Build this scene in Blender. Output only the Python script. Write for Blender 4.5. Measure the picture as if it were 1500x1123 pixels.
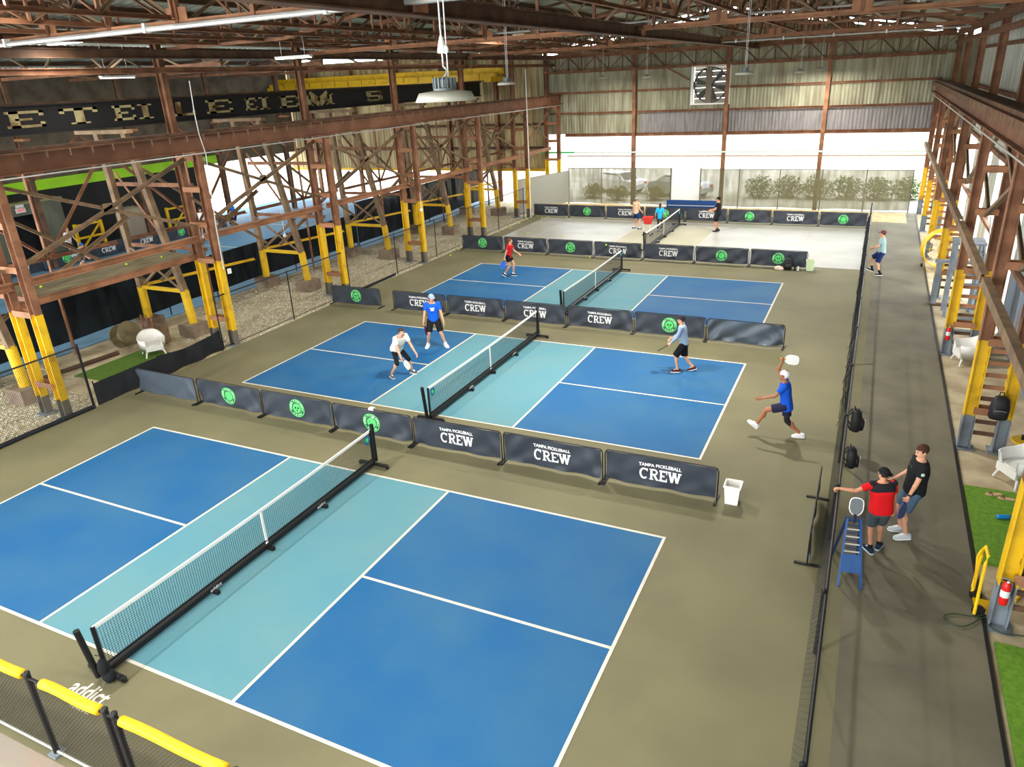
import bpy, math, random
import numpy as np
from mathutils import Vector, Matrix

random.seed(7)
SC = bpy.context.scene
COL = SC.collection
for _o in list(bpy.data.objects):
    bpy.data.objects.remove(_o)

# ------------------------------------------------------------------ camera
FPX = 1067.31
cam_d = bpy.data.cameras.new('camera')
cam_d.sensor_width = 36.0
cam_d.lens = FPX / 1500.0 * 36.0
cam_d.clip_end = 400
cam = bpy.data.objects.new('camera', cam_d)
COL.objects.link(cam)
_rz = Matrix.Rotation(0.462714, 3, 'Z'); _rx = Matrix.Rotation(1.176640, 3, 'X'); _rr = Matrix.Rotation(-0.049979, 3, 'Z')
cam.matrix_world = Matrix.Translation((9.3364, -5.1254, 7.8837)) @ (_rz @ _rx @ _rr).to_4x4()
SC.camera = cam

# ------------------------------------------------------------------ sky, exposure
SC.view_settings.view_transform = 'Standard'
SC.view_settings.look = 'None'
SC.view_settings.gamma = 1.0
SC.view_settings.use_curve_mapping = False
SC.view_settings.exposure = -0.55
world = bpy.data.worlds.new('sky'); SC.world = world
world.use_nodes = True
_bg = world.node_tree.nodes['Background']
_bg.inputs[0].default_value = (0.93, 0.97, 1.0, 1)
_bg.inputs[1].default_value = 11.5
LAMP_W = 540.0          # radiant power of one high-bay lamp
STRIP_W = 160.0         # one strip fixture

# ------------------------------------------------------------------ helpers
def lin(c):
    return tuple(((v / 255) / 12.92 if v / 255 <= .04045 else ((v / 255 + .055) / 1.055) ** 2.4) for v in c)

MATS = {}
def mat(name, col, rough=.7, metal=0.0, col2=None, scale=2.0, lo=.4, hi=.65, stretch=None, bump=0.0, bscale=30.0,
        objrand=0.0, spec=.4, alpha=None, emit=0.0, detail=4.0):
    if name in MATS:
        return MATS[name]
    m = bpy.data.materials.new(name); m.use_nodes = True
    nt = m.node_tree; N = nt.nodes; L = nt.links
    b = N['Principled BSDF']
    b.inputs['Roughness'].default_value = rough
    b.inputs['Metallic'].default_value = metal
    b.inputs['Specular IOR Level'].default_value = spec
    base = lin(col) + (1,)
    b.inputs['Base Color'].default_value = base
    m.diffuse_color = base
    geo = N.new('ShaderNodeNewGeometry')
    pos = geo.outputs['Position']
    if stretch:
        mp = N.new('ShaderNodeMapping'); mp.inputs['Scale'].default_value = stretch
        L.new(pos, mp.inputs['Vector']); pos = mp.outputs['Vector']
    out = None
    if col2 is not None:
        n = N.new('ShaderNodeTexNoise'); n.inputs['Scale'].default_value = scale; n.inputs['Detail'].default_value = detail
        L.new(pos, n.inputs['Vector'])
        r = N.new('ShaderNodeMapRange'); r.inputs[1].default_value = lo; r.inputs[2].default_value = hi
        L.new(n.outputs['Fac'], r.inputs[0])
        mx = N.new('ShaderNodeMix'); mx.data_type = 'RGBA'
        mx.inputs[6].default_value = base; mx.inputs[7].default_value = lin(col2) + (1,)
        L.new(r.outputs[0], mx.inputs[0]); out = mx.outputs[2]
    if objrand > 0:
        oi = N.new('ShaderNodeObjectInfo')
        r2 = N.new('ShaderNodeMapRange'); r2.inputs[3].default_value = 1 - objrand; r2.inputs[4].default_value = 1 + objrand
        L.new(oi.outputs['Random'], r2.inputs[0])
        hs = N.new('ShaderNodeHueSaturation'); L.new(r2.outputs[0], hs.inputs['Value'])
        if out is not None: L.new(out, hs.inputs['Color'])
        else: hs.inputs['Color'].default_value = base
        out = hs.outputs['Color']
    if out is not None:
        L.new(out, b.inputs['Base Color'])
    if bump > 0:
        n2 = N.new('ShaderNodeTexNoise'); n2.inputs['Scale'].default_value = bscale; n2.inputs['Detail'].default_value = 3
        L.new(geo.outputs['Position'], n2.inputs['Vector'])
        bp = N.new('ShaderNodeBump'); bp.inputs['Strength'].default_value = bump; bp.inputs['Distance'].default_value = .02
        L.new(n2.outputs['Fac'], bp.inputs['Height']); L.new(bp.outputs['Normal'], b.inputs['Normal'])
    if alpha is not None:
        b.inputs['Alpha'].default_value = alpha
    if emit > 0:
        b.inputs['Emission Color'].default_value = base
        b.inputs['Emission Strength'].default_value = emit
    MATS[name] = m
    return m

def V(*a):
    return Vector(a[0] if len(a) == 1 else a)

def frame(d, up=(0, 0, 1)):
    d = V(d).normalized(); up = V(up)
    if abs(d.dot(up)) > .985: up = V(0, 1, 0) if abs(d.y) < .9 else V(1, 0, 0)
    s = d.cross(up).normalized(); u = s.cross(d).normalized()
    return d, s, u

class MB:
    def __init__(self): self.v = []; self.f = []
    def add(self, vs, fs):
        o = len(self.v); self.v += [tuple(x) for x in vs]; self.f += [tuple(i + o for i in q) for q in fs]; return self
    def box(self, c, s, R=None):
        c = V(c); out = []
        for z in (-.5, .5):
            for x, y in ((-.5, -.5), (.5, -.5), (.5, .5), (-.5, .5)):
                p = V(x * s[0], y * s[1], z * s[2])
                if R is not None: p = R @ p
                out.append(c + p)
        return self.add(out, [(3, 2, 1, 0), (4, 5, 6, 7), (0, 1, 5, 4), (1, 2, 6, 5), (2, 3, 7, 6), (3, 0, 4, 7)])
    def prof(self, p, q, pts, up=(0, 0, 1), q_scale=1.0):
        p, q = V(p), V(q); d, s, u = frame(q - p, up); n = len(pts)
        vs = [p + s * a + u * b for a, b in pts] + [q + s * a * q_scale + u * b * q_scale for a, b in pts]
        fs = [(i, (i + 1) % n, n + (i + 1) % n, n + i) for i in range(n)]
        fs += [tuple(range(n - 1, -1, -1)), tuple(range(n, 2 * n))]
        return self.add(vs, fs)
    def bar(self, p, q, w, h=None, up=(0, 0, 1)):
        h = w if h is None else h; a, b = w / 2, h / 2
        return self.prof(p, q, [(-a, -b), (a, -b), (a, b), (-a, b)], up)
    def ibeam(self, p, q, w, h, t=.03, up=(0, 0, 1)):
        a, b, k = w / 2, h / 2, t / 2
        return self.prof(p, q, [(-a, -b), (a, -b), (a, -b + t), (k, -b + t), (k, b - t), (a, b - t), (a, b), (-a, b), (-a, b - t), (-k, b - t), (-k, -b + t), (-a, -b + t)], up)
    def angle(self, p, q, w, t=.02, up=(0, 0, 1)):
        a = w / 2
        return self.prof(p, q, [(-a, -a), (a, -a), (a, -a + t), (-a + t, -a + t), (-a + t, a), (-a, a)], up)
    def channel(self, p, q, w, h, t=.025, up=(0, 0, 1)):
        a, b = w / 2, h / 2
        return self.prof(p, q, [(-a, -b), (a, -b), (a, -b + t), (-a + t, -b + t), (-a + t, b - t), (a, b - t), (a, b), (-a, b)], up)
    def tube(self, p, q, r, n=8, r2=None):
        k = 1.0 if r2 is None else r2 / r
        return self.prof(p, q, [(r * math.cos(2 * math.pi * i / n), r * math.sin(2 * math.pi * i / n)) for i in range(n)], q_scale=k)
    def path(self, pts, r, n=6):
        pts = [V(p) for p in pts]; rings = []
        for i, p in enumerate(pts):
            a = pts[max(0, i - 1)]; b = pts[min(len(pts) - 1, i + 1)]
            d, s, u = frame(b - a)
            rings.append([p + s * (r * math.cos(2 * math.pi * k / n)) + u * (r * math.sin(2 * math.pi * k / n)) for k in range(n)])
        vs = [x for rg in rings for x in rg]; fs = []
        for i in range(len(pts) - 1):
            for k in range(n):
                fs.append((i * n + k, i * n + (k + 1) % n, (i + 1) * n + (k + 1) % n, (i + 1) * n + k))
        fs += [tuple(range(n - 1, -1, -1)), tuple(range((len(pts) - 1) * n, len(pts) * n))]
        return self.add(vs, fs)
    def lathe(self, pr, n=20, c=(0, 0, 0), ax=None, closed=False):
        c = V(c); R = ax if ax is not None else Matrix.Identity(3); vs = []; fs = []
        for r, z in pr:
            for k in range(n):
                a = 2 * math.pi * k / n; vs.append(c + R @ V(r * math.cos(a), r * math.sin(a), z))
        m = len(pr)
        for i in range(m - 1):
            for k in range(n):
                fs.append((i * n + k, i * n + (k + 1) % n, (i + 1) * n + (k + 1) % n, (i + 1) * n + k))
        if closed:
            for k in range(n): fs.append(((m - 1) * n + k, (m - 1) * n + (k + 1) % n, (k + 1) % n, k))
        else:
            fs += [tuple(range(n - 1, -1, -1)), tuple(range((m - 1) * n, m * n))]
        return self.add(vs, fs)
    def ell(self, c, r, R=None, nu=12, nv=8):
        c = V(c); vs = [c + (R @ V(0, 0, -r[2]) if R is not None else V(0, 0, -r[2]))]
        for j in range(1, nv):
            t = math.pi * j / nv - math.pi / 2
            for i in range(nu):
                a = 2 * math.pi * i / nu
                p = V(r[0] * math.cos(t) * math.cos(a), r[1] * math.cos(t) * math.sin(a), r[2] * math.sin(t))
                vs.append(c + (R @ p if R is not None else p))
        vs.append(c + (R @ V(0, 0, r[2]) if R is not None else V(0, 0, r[2])))
        fs = []
        for i in range(nu): fs.append((0, 1 + (i + 1) % nu, 1 + i))
        for j in range(nv - 2):
            for i in range(nu):
                a = 1 + j * nu; b = a + nu
                fs.append((a + i, a + (i + 1) % nu, b + (i + 1) % nu, b + i))
        top = len(vs) - 1; a = 1 + (nv - 2) * nu
        for i in range(nu): fs.append((a + i, a + (i + 1) % nu, top))
        return self.add(vs, fs)
    def cap(self, p, q, r0, r1, n=10):
        self.tube(p, q, r0, n, r1); self.ell(p, (r0,) * 3, nu=n, nv=6); self.ell(q, (r1,) * 3, nu=n, nv=6); return self
    def loft(self, rings, n=16):
        # rings: (center, side vec, fwd vec) with vec lengths = half axes
        vs = []; fs = []
        for c, s, f_ in rings:
            for k in range(n):
                a = 2 * math.pi * k / n; ca, sa = math.cos(a), math.sin(a)
                e = .8
                vs.append(V(c) + V(s) * (math.copysign(abs(ca) ** e, ca)) + V(f_) * (math.copysign(abs(sa) ** e, sa)))
        for i in range(len(rings) - 1):
            for k in range(n):
                fs.append((i * n + k, i * n + (k + 1) % n, (i + 1) * n + (k + 1) % n, (i + 1) * n + k))
        fs += [tuple(range(n - 1, -1, -1)), tuple(range((len(rings) - 1) * n, len(rings) * n))]
        return self.add(vs, fs)
    def mesh(self, name, m=None, smooth=False):
        me = bpy.data.meshes.new(name); me.from_pydata(self.v, [], self.f); me.update()
        if m: me.materials.append(m)
        if smooth:
            me.polygons.foreach_set('use_smooth', [True] * len(me.polygons))
        return me
    def build(self, name, m, parent=None, smooth=False, loc=None, rz=0):
        return put(name, self.mesh(name, m, smooth), parent, loc, rz)

def put(name, me, parent=None, loc=None, rz=0):
    o = bpy.data.objects.new(name, me); COL.objects.link(o)
    if parent: o.parent = parent
    if loc is not None: o.location = loc
    if rz: o.rotation_euler = (0, 0, rz)
    return o

def tag(o, label=None, cat=None, group=None, kind=None):
    if label: o['label'] = label
    if cat: o['category'] = cat
    if group: o['group'] = group
    if kind: o['kind'] = kind
    return o

def thing(name, label, cat, loc=(0, 0, 0), rz=0, group=None):
    o = bpy.data.objects.new(name, None); COL.objects.link(o); o.empty_display_size = .2
    o.location = loc; o.rotation_euler = (0, 0, rz)
    return tag(o, label, cat, group)

KIDS = {}
def copy_tree(o, parent=None, loc=None, rz=None, label=None, group=None):
    c = o.copy(); COL.objects.link(c); c.parent = parent
    if parent is None and o.parent is None: pass
    if loc is not None: c.location = loc
    if rz is not None: c.rotation_euler = (0, 0, rz)
    if label: c['label'] = label
    if group: c['group'] = group
    for ch in list(o.children):
        copy_tree(ch, c)
    return c

def struct(o): o['kind'] = 'structure'; return o

# ------------------------------------------------------------------ materials
RUST = mat('rust_steel', (116, 77, 54), .75, .1, col2=(148, 104, 74), scale=2.2, lo=.42, hi=.68, objrand=.12)
RUSTD = mat('dark_rust_steel', (80, 57, 43), .75, .1, col2=(108, 79, 58), scale=2.0, objrand=.12)
RUSTL = mat('orange_primer_steel', (164, 114, 80), .7, .1, col2=(132, 90, 62), scale=1.6, objrand=.1)
OLIVE = mat('weathered_brown_steel', (112, 92, 70), .75, .1, col2=(138, 112, 84), scale=2.5, objrand=.1)
YEL = mat('yellow_paint', (216, 174, 14), .55, col2=(180, 138, 24), scale=3.0, lo=.5, hi=.75)
YELB = mat('bright_yellow_paint', (240, 196, 8), .5, col2=(222, 176, 16), scale=4.0)
GREYST = mat('grey_painted_steel', (128, 138, 146), .6, .1, col2=(104, 110, 116), scale=3.0)
SHEET = mat('weathered_sheet', (156, 156, 132), .7, .05, col2=(124, 118, 96), scale=.9, stretch=(4, 4, .5), objrand=.08, detail=6)
SHEETG = mat('galvanised_sheet', (140, 136, 136), .6, .25, col2=(118, 114, 112), scale=1.5, stretch=(4, 4, .6), objrand=.06)
SHEETT = mat('tan_sheet', (178, 160, 118), .75, .05, col2=(130, 112, 78), scale=.8, stretch=(4, 4, .4), objrand=.14, detail=6)
SHEETP = mat('pale_sheet', (214, 218, 208), .6, .05, col2=(176, 180, 168), scale=1.0, stretch=(3, 3, .5), objrand=.08)
SHEETB = mat('blue_grey_sheet', (122, 136, 150), .6, .15, col2=(134, 104, 84), scale=1.3, lo=.55, hi=.72, stretch=(3, 3, .4), objrand=.08)
ROOF = mat('roof_sheet', (176, 182, 168), .6, .05, col2=(132, 132, 116), scale=.6, stretch=(1, 1, 1), detail=6)
FLOOR = mat('olive_asphalt', (117, 113, 85), .68, col2=(104, 100, 76), scale=.5, lo=.35, hi=.7, detail=8, bump=.06, bscale=120, spec=.25)
AISLE = mat('grey_asphalt', (112, 108, 90), .62, col2=(92, 88, 76), scale=.9, lo=.35, hi=.7, detail=8, bump=.15, bscale=90, spec=.2)
GREYC = mat('grey_court_coat', (152, 151, 142), .42, col2=(138, 137, 128), scale=.6, detail=8, spec=.5)
BLUE = mat('blue_court_paint', (24, 89, 140), .7, col2=(48, 99, 137), scale=.55, lo=.38, hi=.72, detail=9, bump=.05, bscale=150, spec=.25)
TEAL = mat('light_blue_court_paint', (84, 136, 151), .7, col2=(96, 139, 148), scale=.6, lo=.35, hi=.7, detail=9, bump=.05, bscale=150, spec=.25)
WHITE = mat('white_line_paint', (206, 203, 192), .7, col2=(194, 190, 176), scale=3.0)
FADED = mat('faded_line_paint', (170, 170, 162), .7)
BLACK = mat('black_metal', (26, 26, 28), .45, .2)
BLACKF = mat('black_fabric', (34, 36, 40), .85, col2=(28, 30, 33), scale=3.0, spec=.2)
NAVYF = mat('charcoal_vinyl', (46, 53, 64), .5, col2=(38, 44, 54), scale=2.0, spec=.5)
WHITEF = mat('white_fabric', (236, 234, 228), .8)
PRINTW = mat('white_print', (222, 222, 222), .6)
GREENP = mat('green_print', (84, 214, 108), .6)
GREENL = mat('pale_green_print', (168, 240, 172), .6)
WPLAS = mat('white_plastic', (222, 221, 216), .35)
CONC = mat('old_concrete', (186, 172, 142), .9, col2=(156, 140, 112), scale=1.4, detail=8, bump=.2, bscale=25)
CONCB = mat('concrete_pad', (140, 126, 108), .9, col2=(116, 96, 82), scale=2.0, bump=.2, bscale=30)
DIRT = mat('gravel_bed', (196, 186, 156), .95, col2=(150, 140, 112), scale=9.0, lo=.35, hi=.65, bump=.6, bscale=22, detail=8)
STONE = mat('gravel_stone', (220, 213, 194), .9, col2=(150, 140, 120), scale=16.0, lo=.4, hi=.62)
GRASSD = mat('dark_turf', (84, 116, 22), .95, col2=(66, 96, 18), scale=14.0, bump=.5, bscale=140)
GRASSB = mat('bright_turf', (104, 146, 36), .95, col2=(84, 126, 28), scale=12.0, bump=.5, bscale=140)
WOOD = mat('grey_plank', (124, 112, 82), .85, col2=(98, 88, 64), scale=1.6, stretch=(6, .8, 1), objrand=.12)
SLATE = mat('slate_blue_floor', (84, 122, 150), .8, col2=(70, 104, 130), scale=.6, detail=6)
PALEC = mat('pale_dust', (196, 178, 136), .95, col2=(172, 154, 116), scale=3.0, bump=.3, bscale=15)
RED = mat('extinguisher_red', (206, 30, 24), .35)
LIME = mat('lime_paint', (150, 206, 30), .6)
DGREY = mat('dark_grey_panel', (82, 84, 78), .8, col2=(70, 72, 68), scale=1.2)
GREENPIPE = mat('green_pipe', (24, 170, 84), .5)
GALV = mat('galvanised_pipe', (196, 194, 190), .4, .5)
LENS = mat('lamp_lens', (255, 250, 235), .5, emit=14.0)
HOUS = mat('lamp_housing', (118, 126, 128), .5, .3)
SHADEM = mat('lamp_shade', (176, 174, 160), .5, .2)
GLASS = mat('dark_glass', (26, 32, 38), .1, spec=.6)

def screen_mat(name, col, cover, var=.08):
    m = bpy.data.materials.new(name); m.use_nodes = True
    nt = m.node_tree; N = nt.nodes; L = nt.links
    b = N['Principled BSDF']; b.inputs['Base Color'].default_value = lin(col) + (1,); b.inputs['Roughness'].default_value = .9
    b.inputs['Specular IOR Level'].default_value = .1
    g = N.new('ShaderNodeNewGeometry'); n = N.new('ShaderNodeTexNoise'); n.inputs['Scale'].default_value = 1.2
    mp = N.new('ShaderNodeMapping'); mp.inputs['Scale'].default_value = (3, 3, .6)
    L.new(g.outputs['Position'], mp.inputs[0]); L.new(mp.outputs[0], n.inputs['Vector'])
    r = N.new('ShaderNodeMapRange'); r.inputs[1].default_value = .3; r.inputs[2].default_value = .7
    r.inputs[3].default_value = cover - var; r.inputs[4].default_value = min(1.0, cover + var)
    L.new(n.outputs['Fac'], r.inputs[0]); L.new(r.outputs[0], b.inputs['Alpha'])
    MATS[name] = m
    return m
SCREEN = screen_mat('woven_privacy_screen', (112, 108, 84), .81)
SCREENB = screen_mat('black_privacy_screen', (24, 25, 25), .98, .02)
# ================================================================== THE PLACE
ST = [5.75, 11.9, 18.1, 24.2, 30.4, 36.5, 41.6]        # column stations along the hall
XL, XR = -9.65, 11.9
YB = 42.0                                               # end wall
RIDGE = (0.6, 11.3)
def roof_z(x):
    return RIDGE[1] - (abs(x - RIDGE[0]) / (RIDGE[0] + 10.84)) * (RIDGE[1] - 9.5)

def slab(name, x0, x1, y0, y1, z0, z1, m, parent=None):
    return MB().box(((x0 + x1) / 2, (y0 + y1) / 2, (z0 + z1) / 2), (x1 - x0, y1 - y0, z1 - z0)).build(name, m, parent)

# ---- ground
floor = struct(slab('floor', -9.45, 9.75, -1.64, 41.9, -.16, 0, FLOOR))
struct(slab('floor_aisle', 9.75, 11.66, -5.2, 41.9, -.16, 0, AISLE))
struct(slab('floor_side_strip', 11.66, 13.5, -8, 41.9, -.2, -.03, CONC))
struct(slab('floor_gravel_bed', -14.75, -9.45, 1.0, 41.9, -.22, -.05, DIRT))
struct(slab('floor_adjoining_bay', -33, -14.75, 4, 41.9, -.2, -.02, SLATE))
struct(slab('floor_front_walk', -16, 9.75, -9, -1.64, -.2, -.02, mat('stained_concrete', (150, 140, 128), .85, col2=(170, 132, 116), scale=.7, lo=.45, hi=.7, detail=8)))
struct(slab('ground_outside', -110, 70, 41.9, 130, -.4, -.1, mat('outdoor_ground', (176, 172, 160), .95, col2=(150, 150, 132), scale=.2)))
struct(slab('floor_entrance', -33, 13.5, -16, -9, -.2, -.02, CONC))
struct(slab('ground_outside_side', 13.5, 60, -30, 41.9, -.4, -.1, mat('outdoor_ground', (176, 172, 160))))

HB, NV, CW, LWD = 6.706, 2.134, 6.096, .055
def court(y0, dx, coat, kitchen, line, z=.0):
    slab('playing_area', dx - HB, dx - NV, y0, y0 + CW, z, z + .004, coat, floor)
    slab('playing_area', dx + NV, dx + HB, y0, y0 + CW, z, z + .004, coat, floor)
    slab('kitchen_area', dx - NV, dx + NV, y0, y0 + CW, z, z + .004, kitchen, floor)
    z0, z1 = z + .004, z + .007; h = LWD / 2
    for yy in (y0, y0 + CW): slab('sideline', dx - HB - h, dx + HB + h, yy - h, yy + h, z0, z1, line, floor)
    for xx in (-HB, -NV, NV, HB): slab('cross_line', dx + xx - h, dx + xx + h, y0 + h, y0 + CW - h, z0, z1, line, floor)
    for a, b in ((-HB, -NV), (NV, HB)): slab('centre_line', dx + a + h, dx + b - h, y0 + CW / 2 - h, y0 + CW / 2 + h, z0, z1, line, floor)
COURTS = [(0.0, 0.0), (9.28, -.035), (18.53, -.079), (29.15, -.1)]
for i, (y0, dx) in enumerate(COURTS):
    if i < 3: court(y0, dx, BLUE, TEAL, WHITE)
    else:
        slab('grey_coat', -8.6, 9.3, 27.6, 36.5, 0, .003, GREYC, floor)
        court(y0, dx, GREYC, mat('grey_kitchen_coat', (150, 148, 128), .75, col2=(160, 156, 136), scale=.6), FADED, .003)
# kerb tube beside the aisle edge
struct(slab('trim_1', 11.66, 11.71, -5, 41.5, -.03, .02, BLACK))

def corr_mesh(name, w, h, pitch=.18, amp=.022, m=None, slope=0.0, steps=4):
    n = max(2, int(round(w / pitch))); vs = []; fs = []
    prof = [0, 0, 1, 1] if steps == 4 else [0, 1]
    k = n * steps
    for i in range(k + 1):
        x = w * i / k; y = amp * (prof[i % steps] - .5)
        vs += [(x, y, 0), (x, y, h + slope * x)]
    for i in range(k): fs.append((2 * i, 2 * i + 2, 2 * i + 3, 2 * i + 1))
    b = MB(); b.v = vs; b.f = fs
    return b.mesh(name, m)

# ---- end wall (with the wide opening under the lintel)
wall_back = bpy.data.objects.new('wall_back', None); COL.objects.link(wall_back); struct(wall_back)
SW = 2.3 / 3
xs = [-1.2 + SW * k for k in range(-13, 19)]
tiers = [(4.42, 5.7, SHEETG), (5.7, 6.93, SHEET), (6.93, 8.15, SHEET)]
meshes = {}
for (z0, z1, m) in tiers:
    for x in xs:
        mm = m
        if z0 < 5 and x < -4.7: mm = SHEET
        h = z1 - z0
        win = -1.25 < x < 1.0
        if win and z0 > 6: continue
        if win and z0 > 5: h = .32
        key = (round(h, 2), mm.name)
        if key not in meshes: meshes[key] = corr_mesh('wall_sheet', SW, h, SW / 4, .03, mm)
        put('wall_sheet', meshes[key], wall_back, (x, YB, z0))
for x in xs:                                            # gable sheets, cut to the roof slope, leaving a slit of daylight
    za, zb = roof_z(x) - .42, roof_z(x + SW) - .42
    me = corr_mesh('gable_sheet', SW, za - 8.15, SW / 4, .03, SHEET, slope=(zb - za) / SW)
    put('gable_sheet', me, wall_back, (x, YB, 8.15))
for x in (-4.65, .95, 6.4):
    MB().ibeam((x, YB - .16, -.1), (x, YB - .16, roof_z(x) - .3), .22, .25, .02, up=(0, 1, 0)).build('wall_post', RUST, wall_back)
for z in (5.7, 6.93, 8.15):
    for a, b in ((-10.4, -4.76), (-4.54, .84), (1.06, 6.29), (6.51, 11.9)):
        if z > 6 and z < 8 and a == -4.54: b = -1.3
        MB().channel((a, YB - .1, z), (b, YB - .1, z), .12, .12).build('girt', RUST, wall_back)
MB().ibeam((-9.3, YB - .1, 4.36), (12.0, YB - .1, 4.36), .16, .2, .02).build('lintel', RUST, wall_back)
MB().tube((-9.2, YB - .1, 3.06), (12.0, YB - .1, 3.06), .05, 8).build('rail_pipe', mat('faded_rust_pipe', (190, 160, 140), .7), wall_back)
MB().tube((-11.0, YB - .3, 3.3), (-8.6, YB - .3, 3.3), .06, 8).build('green_pipe', GREENPIPE, wall_back)
MB().tube((-8.6, YB - .3, 3.3), (12.0, YB - .3, 3.3), .05, 8).build('glare_washed_pipe', mat('green_pipe_in_glare', (206, 226, 206), .5), wall_back)  # same green pipe, washed out by daylight glare painted into its colour
MB().bar((-2.6, YB - .15, 8.1), (-1.3, YB - .15, 7.4), .09).build('brace', RUST, wall_back)

# ---- fan window in the end wall
wf = bpy.data.objects.new('window_1', None); COL.objects.link(wf); struct(wf); wf.location = (-.05, YB, 7.08)
fb = MB()
for sx in (-1, 1): fb.box((sx * 1.08, -.04, 0), (.14, .22, 2.2))
fb.box((0, -.04, 1.06), (2.02, .22, .16)); fb.box((0, -.04, -1.05), (2.02, .2, .08))
fb.build('window_frame', mat('white_frame', (236, 236, 232), .5), wf)
sb = MB().lathe([(.93, -.12), (.99, -.12), (.99, .12), (.93, .12)], 28, ax=Matrix.Rotation(math.pi / 2, 3, 'X'), closed=True)
sb.build('fan_shroud', BLACK, wf)
for k in range(6):
    a = k * math.pi / 3 + .3; R = Matrix.Rotation(a, 3, 'Y')
    b = MB(); b.v = [tuple(R @ V(*p)) for p in ((.12, -.06, -.05), (.12, .06, .07), (.88, .08, .2), (.88, -.08, -.12))] + [tuple(R @ V(p[0], p[1] + .02, p[2])) for p in ((.12, -.06, -.05), (.12, .06, .07), (.88, .08, .2), (.88, -.08, -.12))]
    b.f = [(0, 1, 2, 3), (7, 6, 5, 4), (0, 4, 5, 1), (1, 5, 6, 2), (2, 6, 7, 3), (3, 7, 4, 0)]
    b.build('fan_blade', DGREY, wf)
MB().lathe([(.14, -.14), (.14, .14)], 14, ax=Matrix.Rotation(math.pi / 2, 3, 'X')).build('fan_hub', BLACK, wf)
MB().box((-.1, -.1, 0), (.34, .16, 2.0)).build('motor_mount', mat('dirty_grey_steel', (120, 108, 92), .7), wf)
for k in range(7):
    MB().box((.0, .16, -.9 + k * .3), (2.0, .02, .285), Matrix.Rotation(-.3, 3, 'X')).build('louvre_slat', mat('louvre_grey', (150, 144, 130), .6), wf)

# ---- privacy screens over the lower part of the opening
def screen_panel(name, p, q, z0, z1, m, label, cat='screen', group=None, sag=.03, post_m=BLACK, posts=True, seed=1):
    p, q = V(p), V(q); d = q - p; Ln = d.length; rz = math.atan2(d.y, d.x)
    t = thing(name, label, cat, (p.x, p.y, 0), rz, group)
    n = max(2, int(Ln / .25)); rnd = random.Random(seed); ph = rnd.random() * 6
    b = MB()
    for i in range(n + 1):
        x = Ln * i / n; y = sag * math.sin(x * 2.3 + ph)
        b.v += [(x, y, z0 + .02 * math.sin(x * 1.7)), (x, y * .3, (z0 + z1) / 2), (x, 0, z1)]
    for i in range(n):
        for j in range(2): b.f.append((3 * i + j, 3 * i + 3 + j, 3 * i + 4 + j, 3 * i + 1 + j))
    b.build('screen_cloth', m, t)
    MB().tube((0, .03, z1), (Ln, .03, z1), .02, 6).build('top_rail', post_m, t)
    if posts:
        k = max(1, int(round(Ln / 2.4)))
        for i in range(k + 1):
            MB().tube((Ln * i / k, .05, -.05), (Ln * i / k, .05, z1 + .03), .028, 6).build('post', post_m, t)
    return t
screen_panel('privacy_screen', (-9.0, 41.6), (-2.15, 41.6), .1, 2.33, SCREEN, 'woven grey privacy screen in front of the parked cars, left of the white doorway', seed=2)
screen_panel('privacy_screen', (-.3, 41.6), (11.3, 41.6), .1, 2.3, SCREEN, 'long woven grey privacy screen with the hedge showing through it', seed=3)
screen_panel('privacy_screen', (-10.6, 36.7), (-9.0, 41.6), .1, 2.15, mat('grey_windbreak', (150, 150, 140), .9), 'pale grey windbreak sheet turning the corner beside the last column', seed=4)
door_bank = thing('roller_door_panel', 'bright white door panel between the two privacy screens', 'door panel', (-1.22, 41.75, 0))
MB().box((0, 0, 1.25), (1.75, .06, 2.5)).build('door_leaf', mat('white_door', (246, 246, 244), .5), door_bank)
MB().box((-.9, 0, 1.25), (.06, .1, 2.5)).build('jamb', WPLAS, door_bank); MB().box((.9, 0, 1.25), (.06, .1, 2.5)).build('jamb', WPLAS, door_bank)

# ---- roof
ceiling = bpy.data.objects.new('ceiling', None); COL.objects.link(ceiling); struct(ceiling)
def roof_plane(x0, z0, x1, z1, y0, y1, m, name='roof_sheet', pitch=.3, wid=1.5):
    n = int(round((y1 - y0) / wid)); w = (y1 - y0) / n
    L = math.hypot(x1 - x0, z1 - z0)
    me = corr_mesh(name, w, L, pitch, .035, m)
    # mesh: x along sheet width, z along slope -> rotate: width -> world Y, height -> slope
    ex = V(0, 1, 0); ez = V(x1 - x0, 0, z1 - z0).normalized(); ey = ez.cross(ex)
    for k in range(n):
        o = put(name, me, ceiling)
        M = Matrix((ex, ey, ez)).transposed().to_4x4(); M.translation = (x0, y0 + k * w, z0)
        o.matrix_local = M
roof_plane(-10.9, 9.5, .6, 11.3, -15.0, 42.3, ROOF)
roof_plane(13.6, 9.22, .6, 11.3, -15.0, 42.3, ROOF)
for i in range(9):
    for sx in (-1, 1):
        x = .6 + sx * (.35 + i * 1.33)
        if x < -10.5 or x > 12.3: continue
        z = roof_z(x) - .13
        MB().channel((x, -15, z), (x, 42.2, z), .1, .2).build('purlin', RUSTD, ceiling)
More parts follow.
